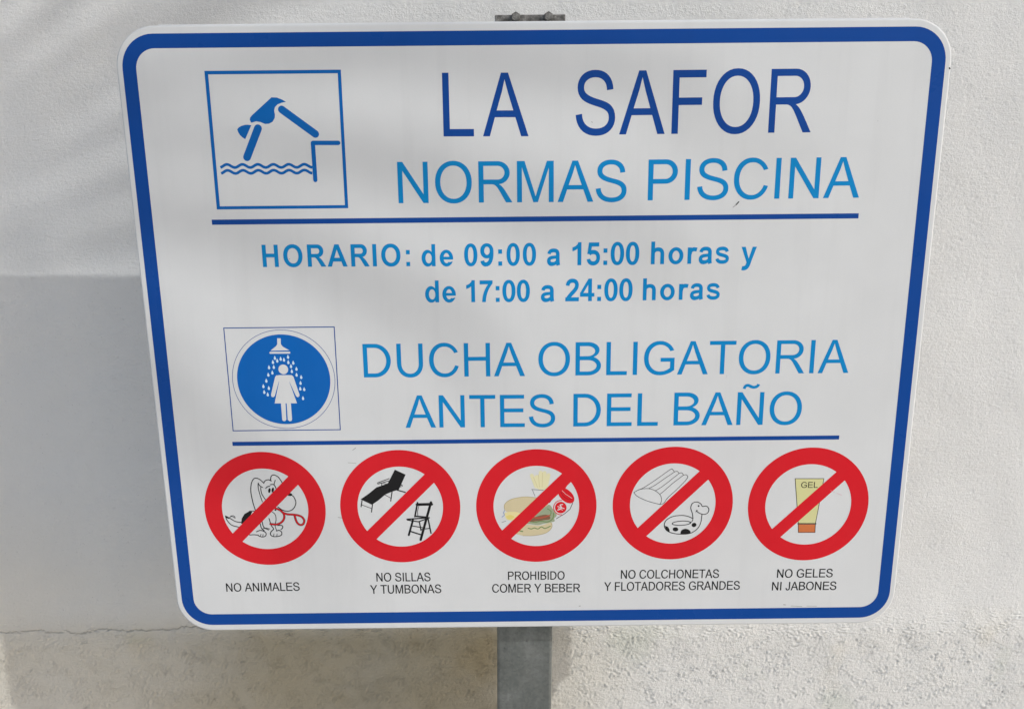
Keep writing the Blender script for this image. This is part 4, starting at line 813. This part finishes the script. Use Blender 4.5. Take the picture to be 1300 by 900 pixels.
  ('ink', 's', 1.11, [(213.3, -235.8), (211.8, -235.1), (209.7, -234.0), (207.2, -232.9), (204.8, -232.1), (202.5, -231.7), (200.2, -231.3), (197.8, -231.2), (195.3, -231.3), (192.6, -231.5), (189.8, -231.8), (187.1, -232.4), (184.6, -233.2), (182.4, -234.2), (180.3, -235.5), (178.4, -236.9), (176.9, -238.5), (175.9, -240.1), (175.2, -241.9), (174.8, -243.8), (174.8, -245.6), (175.1, -247.5), (175.8, -249.4), (176.8, -251.3), (178.1, -252.9), (179.8, -254.2), (181.9, -255.3), (184.2, -256.3), (186.7, -257.1), (189.4, -257.7), (192.5, -258.3), (195.6, -258.6), (198.7, -258.8), (201.7, -258.8), (204.8, -258.7), (207.8, -258.3), (210.6, -257.6), (213.2, -256.5), (215.7, -254.9), (218.0, -253.2), (219.9, -251.3), (221.4, -249.3), (222.6, -247.2), (223.6, -244.9), (224.3, -242.3), (224.9, -239.3), (225.2, -235.8), (225.3, -232.6), (225.5, -230.3)]),
  ('ink', 's', 1.11, [(210.7, -242.0), (210.2, -242.9), (208.8, -243.7), (206.5, -244.5), (203.6, -245.1), (200.1, -245.5), (196.5, -245.7), (193.1, -245.6), (190.0, -245.2), (187.6, -244.7), (186.0, -244.0), (185.5, -243.1), (185.9, -242.2), (187.3, -241.4), (189.6, -240.6), (192.6, -240.0), (196.0, -239.6), (199.6, -239.4), (203.1, -239.5), (206.1, -239.9), (208.5, -240.4), (210.1, -241.1), (210.7, -242.0)]),
  ('ink', 's', 0.97, [(209.5, -242.4), (210.5, -241.8), (211.7, -240.8), (212.8, -239.6), (213.2, -238.2), (213.4, -236.5), (213.5, -235.3)]),
  ('ink', 's', 1.11, [(213.5, -235.8), (213.3, -234.4), (213.1, -232.5), (212.7, -230.2), (212.3, -228.1), (211.6, -226.2), (210.8, -224.2), (210.2, -222.3), (209.8, -220.5), (210.0, -218.6), (210.4, -216.8), (211.0, -215.2), (211.9, -213.9), (213.2, -213.0), (214.7, -212.3), (216.3, -212.0), (217.8, -211.9), (219.2, -212.2), (220.7, -212.9), (222.0, -213.7), (223.1, -214.5), (223.9, -215.5), (224.4, -216.6), (224.9, -217.7), (225.7, -218.4), (226.9, -218.5), (228.5, -218.2), (230.0, -218.0), (231.3, -218.2), (232.5, -219.0), (233.4, -220.2), (234.2, -221.5), (234.6, -222.8), (234.7, -224.1), (234.4, -225.5), (233.9, -226.8), (233.2, -227.9), (232.3, -228.7), (231.1, -229.4), (229.8, -229.9), (228.5, -230.1), (227.3, -230.1), (226.1, -229.8), (224.9, -229.5), (223.7, -229.0), (222.7, -228.6), (221.8, -228.1), (220.9, -227.5), (220.1, -227.0), (219.4, -226.3), (218.7, -225.5), (218.2, -224.9), (217.8, -224.4)]),
  ('ink', 's', 0.97, [(217.2, -226.2), (218.8, -223.6)]),
  ('ink', 'p', 0.0, [(221.6, -217.8), (221.6, -218.2), (221.4, -218.5), (221.2, -218.8), (221.0, -219.0), (220.6, -219.1), (220.3, -219.1), (220.0, -218.9), (219.7, -218.7), (219.4, -218.5), (219.3, -218.1), (219.2, -217.8), (219.3, -217.4), (219.4, -217.1), (219.6, -216.8), (219.9, -216.6), (220.2, -216.5), (220.5, -216.5), (220.9, -216.6), (221.1, -216.8), (221.4, -217.1), (221.5, -217.5)]),
  ('ink', 'p', 0.0, [(175.5, -246.1), (176.6, -246.4), (178.2, -246.9), (179.6, -247.7), (180.7, -249.0), (181.6, -250.6), (182.2, -252.1), (182.4, -253.7), (182.3, -255.3), (181.8, -256.0), (180.7, -255.4), (179.2, -254.0), (177.9, -252.3), (176.9, -250.2), (176.1, -247.8), (175.5, -246.1)]),
  ('ink', 'p', 0.0, [(194.1, -251.5), (194.0, -252.4), (193.6, -253.2), (192.9, -253.8), (192.0, -254.3), (190.9, -254.5), (189.8, -254.5), (188.8, -254.2), (187.9, -253.8), (187.1, -253.1), (186.6, -252.3), (186.5, -251.4), (186.6, -250.5), (187.0, -249.7), (187.7, -249.1), (188.6, -248.6), (189.6, -248.4), (190.7, -248.4), (191.8, -248.7), (192.7, -249.1), (193.4, -249.8), (193.9, -250.6)]),
  ('ink', 'p', 0.0, [(197.2, -258.2), (197.4, -256.8), (197.7, -254.8), (198.5, -253.1), (199.9, -252.0), (201.8, -251.2), (203.6, -250.8), (205.5, -251.1), (207.4, -251.7), (209.0, -252.7), (210.3, -254.1), (211.2, -255.8), (211.1, -257.1), (209.4, -257.9), (206.6, -258.3), (203.9, -258.6), (201.4, -258.6), (199.0, -258.4), (197.2, -258.2)]),
  ('ink', 'p', 0.0, [(218.5, -244.1), (218.6, -245.0), (218.6, -245.9), (218.2, -246.7), (217.7, -247.5), (216.9, -248.0), (216.0, -248.4), (215.1, -248.5), (214.2, -248.3), (213.4, -247.9), (212.7, -247.3), (212.3, -246.5), (212.1, -245.6), (212.2, -244.7), (212.5, -243.9), (213.1, -243.2), (213.8, -242.6), (214.7, -242.3), (215.7, -242.2), (216.6, -242.3), (217.4, -242.7), (218.0, -243.4)]),
 ],
 [
  ('gelyellow', 'p', 0.0, [(348.8, -180.0), (387.5, -180.4), (381.0, -245.5), (357.6, -245.2)]),
  ('orange', 'p', 0.0, [(357.7, -246.2), (381.1, -246.5), (381.3, -258.3), (358.5, -258.1)]),
  ('ink', 's', 0.83, [(348.8, -180.0), (387.5, -180.4), (384.3, -213.6), (381.0, -245.5), (381.3, -258.3), (358.5, -258.1), (357.6, -245.2), (348.8, -180.0)]),
  ('ink', 's', 1.67, [(357.1, -245.2), (381.5, -245.5)]),
 ],
]
RINGS = [(-366.4, -215.8, 81.7), (-183.6, -214.7, 81.2), (0.5, -215.9, 81.5), (185.2, -214.5, 81.4), (369.1, -217.9, 81.7)]
NAMES = ['dog_drawing', 'chair_drawings', 'food_drawing', 'float_drawings', 'gel_drawing']
LAB = ['red prohibition ring over a dog with a red lead', 'red prohibition ring over a lounger and a folding chair',
       'red prohibition ring over a burger, chips and a drink', 'red prohibition ring over an air mattress and a duck float', 'red prohibition ring over a yellow gel tube']
for k, (cx, cz, R) in enumerate(RINGS):
    Ri = R * .712
    lay = [(None, ell(cx, cz, R, R, n=110))]
    for it in PICS[k]: lay += shapes(*it)
    if k == 4:
        gv = 0
    # the ring covers everything that reaches past its inner edge
    ring_out = ell(cx, cz, R, R, n=110); ring_in = ell(cx, cz, Ri, Ri, n=96)
    band = ring_out + [ring_out[0], ring_in[0]] + ring_in[1:][::-1] + [ring_in[0]]
    half = lambda s: [(cx + r * math.cos(a), cz + r * math.sin(a)) for r, a in
                      [(R, s + math.pi * i / 55) for i in range(56)] + [(Ri, s + math.pi - math.pi * i / 48) for i in range(49)]]
    lay += [('RED', half(0)), ('RED', half(math.pi))]
    hw = 8.6; q = math.sqrt(.5); e = Ri + 6
    lay.append(('RED', [(cx - e * q + hw * q, cz - e * q - hw * q), (cx + e * q + hw * q, cz + e * q - hw * q), (cx + e * q - hw * q, cz + e * q + hw * q), (cx - e * q - hw * q, cz - e * q + hw * q)]))
    v, res = paint(lay)
    symbol = flat('prohibition_symbol', v, res.pop('RED'), M['red'])
    symbol['label'] = LAB[k]
    cols = [c for c in res]
    V, Fc, mi = [], [], []
    for c in cols:
        for f in res[c]: Fc.append(f); mi.append(cols.index(c))
    used = sorted({i for f in Fc for i in f}); mp = {i: j for j, i in enumerate(used)}
    fcs = []
    for f in Fc:
        a = sum(v[f[i]][0] * v[f[(i + 1) % len(f)]][1] - v[f[(i + 1) % len(f)]][0] * v[f[i]][1] for i in range(len(f)))
        g = [mp[i] for i in f]; fcs.append(g if a > 0 else g[::-1])
    link_mesh(NAMES[k], [(v[i][0] / 1000, 0, v[i][1] / 1000) for i in used], fcs, [M[c] for c in cols], symbol, mi, loc=(0, PRINT_Y, 0))
    for a, b in CAPTIONS[k]:
        # small print reads heavier: a second pass of ink a quarter of a millimetre to the side
        cap_o = flat('caption_text', a, b, M['ink'], symbol, (0, 0, 0))
        import bmesh
        bm = bmesh.new(); bm.from_mesh(cap_o.data)
        d_ = bmesh.ops.duplicate(bm, geom=bm.verts[:] + bm.edges[:] + bm.faces[:])
        for q_ in d_['geom']:
            if isinstance(q_, bmesh.types.BMVert): q_.co.x += .00028; q_.co.z += .00012; q_.co.y -= .00003
        bm.to_mesh(cap_o.data); bm.free()
    if k == 4:
        gv, gf = set_word('GEL', 357.5, 380.0, -193.1, -193.4, 8.3, 'R')
        flat('gel_text', gv, gf, M['ink'], symbol, (0, 0, 0), PRINT_Y * 2)

# ------------------------------------------------------------------ post, rails and clamp
TILT = math.radians(.72)
post_x = -.0102                                # centre of the post at the panel centre's height
def tube(name, w, d, r, z0, z1, ma, wall_t=.0025):
    out = rrect(w / 2, d / 2, r, 5); inn = rrect(w / 2 - wall_t, d / 2 - wall_t, max(r - wall_t, .0005), 5)
    n = len(out); V = []
    for z in (z0, z1):
        for ring_ in (out, inn): V += [(x, y, z) for x, y in ring_]
    Fc = []
    for i in range(n):
        j = (i + 1) % n
        Fc += [(i, j, 2 * n + j, 2 * n + i), (n + j, n + i, 3 * n + i, 3 * n + j), (2 * n + i, 2 * n + j, 3 * n + j, 3 * n + i), (j, i, n + i, n + j)]
    o = link_mesh(name, V, Fc, ma, sign)
    return o
post = tube('post', .0812, .040, .005, 0, SIGN_Z + .4065, zinc)
post.location = Vector((post_x + TILT * SIGN_Z * -1, .040 + .020, 0)) - Vector(sign.location)
post.rotation_euler = (0, TILT, 0)
for z in (.245, -.265):
    bevelled_box('mounting_rail', (.93, .0210, .045), OFF + Vector((0, .0290, z)), zinc, sign, .001)
bx = -.0102 + TILT * .4
clamp = bevelled_box('post_clamp', (.0865, .0052, .034), OFF + Vector((bx + .001, .0370, .3952)), old_zinc, sign, .0012)
bevelled_box('clamp_lug', (.0865, .004, .030), OFF + Vector((bx + .001, .0825, .3962)), old_zinc, sign, .0012)
import bmesh
def bolt(x, z, parent):
    bm = bmesh.new()
    bmesh.ops.create_cone(bm, cap_ends=True, segments=6, radius1=.0060, radius2=.0054, depth=.006)
    bmesh.ops.rotate(bm, verts=bm.verts, cent=(0, 0, 0), matrix=Matrix.Rotation(math.radians(90), 3, 'X'))
    me = bpy.data.meshes.new('bolt_head'); bm.to_mesh(me); bm.free(); me.materials.append(old_zinc)
    o = bpy.data.objects.new('bolt_head', me); scene.collection.objects.link(o); o.parent = parent; o.location = (x, -.0045, z)
    return o
for bxx in (-.0175, .0225):
    bolt(bxx, .0142, clamp)

# small marks on the print
def scuff(name, pts, w, ma):
    v, res = paint([('s', p) for p in segs(pts, w)])
    return flat(name, v, res['s'], ma, sign, OFF, PRINT_Y * 2)

scuff('scuff_mark', [(253.2, 185.8), (251.5, 183.8), (250.2, 182.4)], 1.3, M['ink'])
scuff('scuff_mark', [(250.5, 182.4), (246.4, 179.2)], .7, M['grey'])
for pts, w in (([(-243.6, -133.0), (-239.5, -130.0)], .7), ([(-250.8, -150.5), (-240.2, -151.3)], .5), ([(-268.5, -228.5), (-263.4, -229.5)], .7),
               ([(59.8, -365.2), (61.4, -365.0)], 1.0), ([(345.5, -366.4), (348.3, -366.9)], .9), ([(356.0, -368.6), (371.5, -369.6)], .6),
               ([(378.0, -369.0), (392.0, -369.4)], .5), ([(69.0, 283.0), (70.2, 282.2)], .6), ([(-310, 120.5), (-309, 120.9)], .6)):
    scuff('scuff_mark', pts, w, M['grime'])
scuff('scratch', [(398.0, -197.5), (404.0, -200.2)], .45, M['scratch']); scuff('scratch', [(406.5, -201.4), (413.5, -204.4)], .5, M['scratch'])
scuff('paint_chip', [(498.0, 341.0), (498.6, 340.2)], 1.6, M['ink'])

# ------------------------------------------------------------------ the palm whose fronds soften the sun over the top left corner
def build_palm(crown, n_fronds=18):
    leaf = mat('palm_leaf', (.07, .11, .035), .5, .4)
    n = N(leaf); n.link(n.ramp(n.noise(3, 3), [(.3, (.05, .085, .025)), (.7, (.10, .14, .05))]), n.b.inputs['Base Color'])
    bark = mat('palm_bark', (.19, .15, .11), .9, .2)
    n = N(bark); n.link(n.ramp(n.noise(14, 6, .6, 0, n.mapping((1, 1, 6))), [(.3, (.11, .085, .06)), (.7, (.26, .21, .16))]), n.b.inputs['Base Color'])
    n.link(n.bump(n.noise(20, 5, .6, 0, n.mapping((1, 1, 5))), .8, .02), n.b.inputs['Normal'])
    root = bpy.data.objects.new('palm_tree', None); scene.collection.objects.link(root)
    root.location = (crown[0], crown[1], 0)
    root['label'] = 'fan palm with a slim trunk and drooping green leaves in front of the wall'
    root['category'] = 'tree'
    V, Fc = [], []; H = crown[2]; K = 20; S = 48
    for k in range(S + 1):
        t = k / S; z = H * t
        r = .17 - .05 * t + .05 * math.exp(-t * 18) + (.012 if k % 2 else -.004)
        for i in range(K):
            a = 2 * math.pi * i / K; V.append((r * math.cos(a) + .06 * math.sin(t * 2.5), r * math.sin(a), z))
    for k in range(S):
        for i in range(K):
            j = (i + 1) % K; Fc.append((k * K + i, k * K + j, (k + 1) * K + j, (k + 1) * K + i))
    Fc.append(tuple(range(S * K, S * K + K)))
    link_mesh('trunk', V, Fc, bark, root)
    rng = random.Random(4)
    for f in range(n_fronds):
        az = f * 2.39996 + rng.uniform(-.15, .15); el = math.radians(62 - 95 * (f / n_fronds)); Lp = rng.uniform(.95, 1.25)
        d = Vector((math.cos(az) * math.cos(el), math.sin(az) * math.cos(el), math.sin(el)))
        side = Vector((-math.sin(az), math.cos(az), 0)); nrm = side.cross(d).normalized()
        p0 = Vector((.06, 0, H)); hub = p0 + d * Lp + Vector((0, 0, -.10 * Lp))
        V, Fc = [], []
        def quadstrip(pts, ws, w_axis):
            b = len(V)
            for p, w in zip(pts, ws): V.extend([tuple(p + w_axis * w), tuple(p - w_axis * w)])
            for i in range(len(pts) - 1): Fc.append((b + 2 * i, b + 2 * i + 1, b + 2 * i + 3, b + 2 * i + 2))
        quadstrip([p0, p0.lerp(hub, .5) + Vector((0, 0, .03)), hub], [.02, .016, .013], side)
        quadstrip([p0, p0.lerp(hub, .5) + Vector((0, 0, .03)), hub], [.012, .010, .008], nrm)
        ns = 24
        for k in range(ns):
            a = math.radians(-112 + 224 * k / (ns - 1)) + rng.uniform(-.03, .03)
            r_ = rng.uniform(.82, .98) * (1 - .22 * abs(a) / 2)
            u = (d * math.cos(a) + side * math.sin(a)).normalized(); wv = (side * math.cos(a) - d * math.sin(a)).normalized()
            fold_ = nrm * (.05 if k % 2 else -.02)
            quadstrip([hub, hub + u * r_ * .35 + fold_ * .3, hub + u * r_ * .62 + Vector((0, 0, -.02)), hub + u * r_ * .85 + Vector((0, 0, -.09)), hub + u * r_ + Vector((0, 0, -.20 - rng.random() * .08))],
                      [.004, .017, .021, .013, .001], wv)
        link_mesh('fan_leaf', V, Fc, leaf, root)
    return root
toward = to_sun * 5.5
palm_crown = Vector((-2.18, WALL_Y, SIGN_Z + .70)) + toward
palm_H = palm_crown.z
palm = build_palm(palm_crown)
palm.rotation_euler = (0, 0, 3.2)
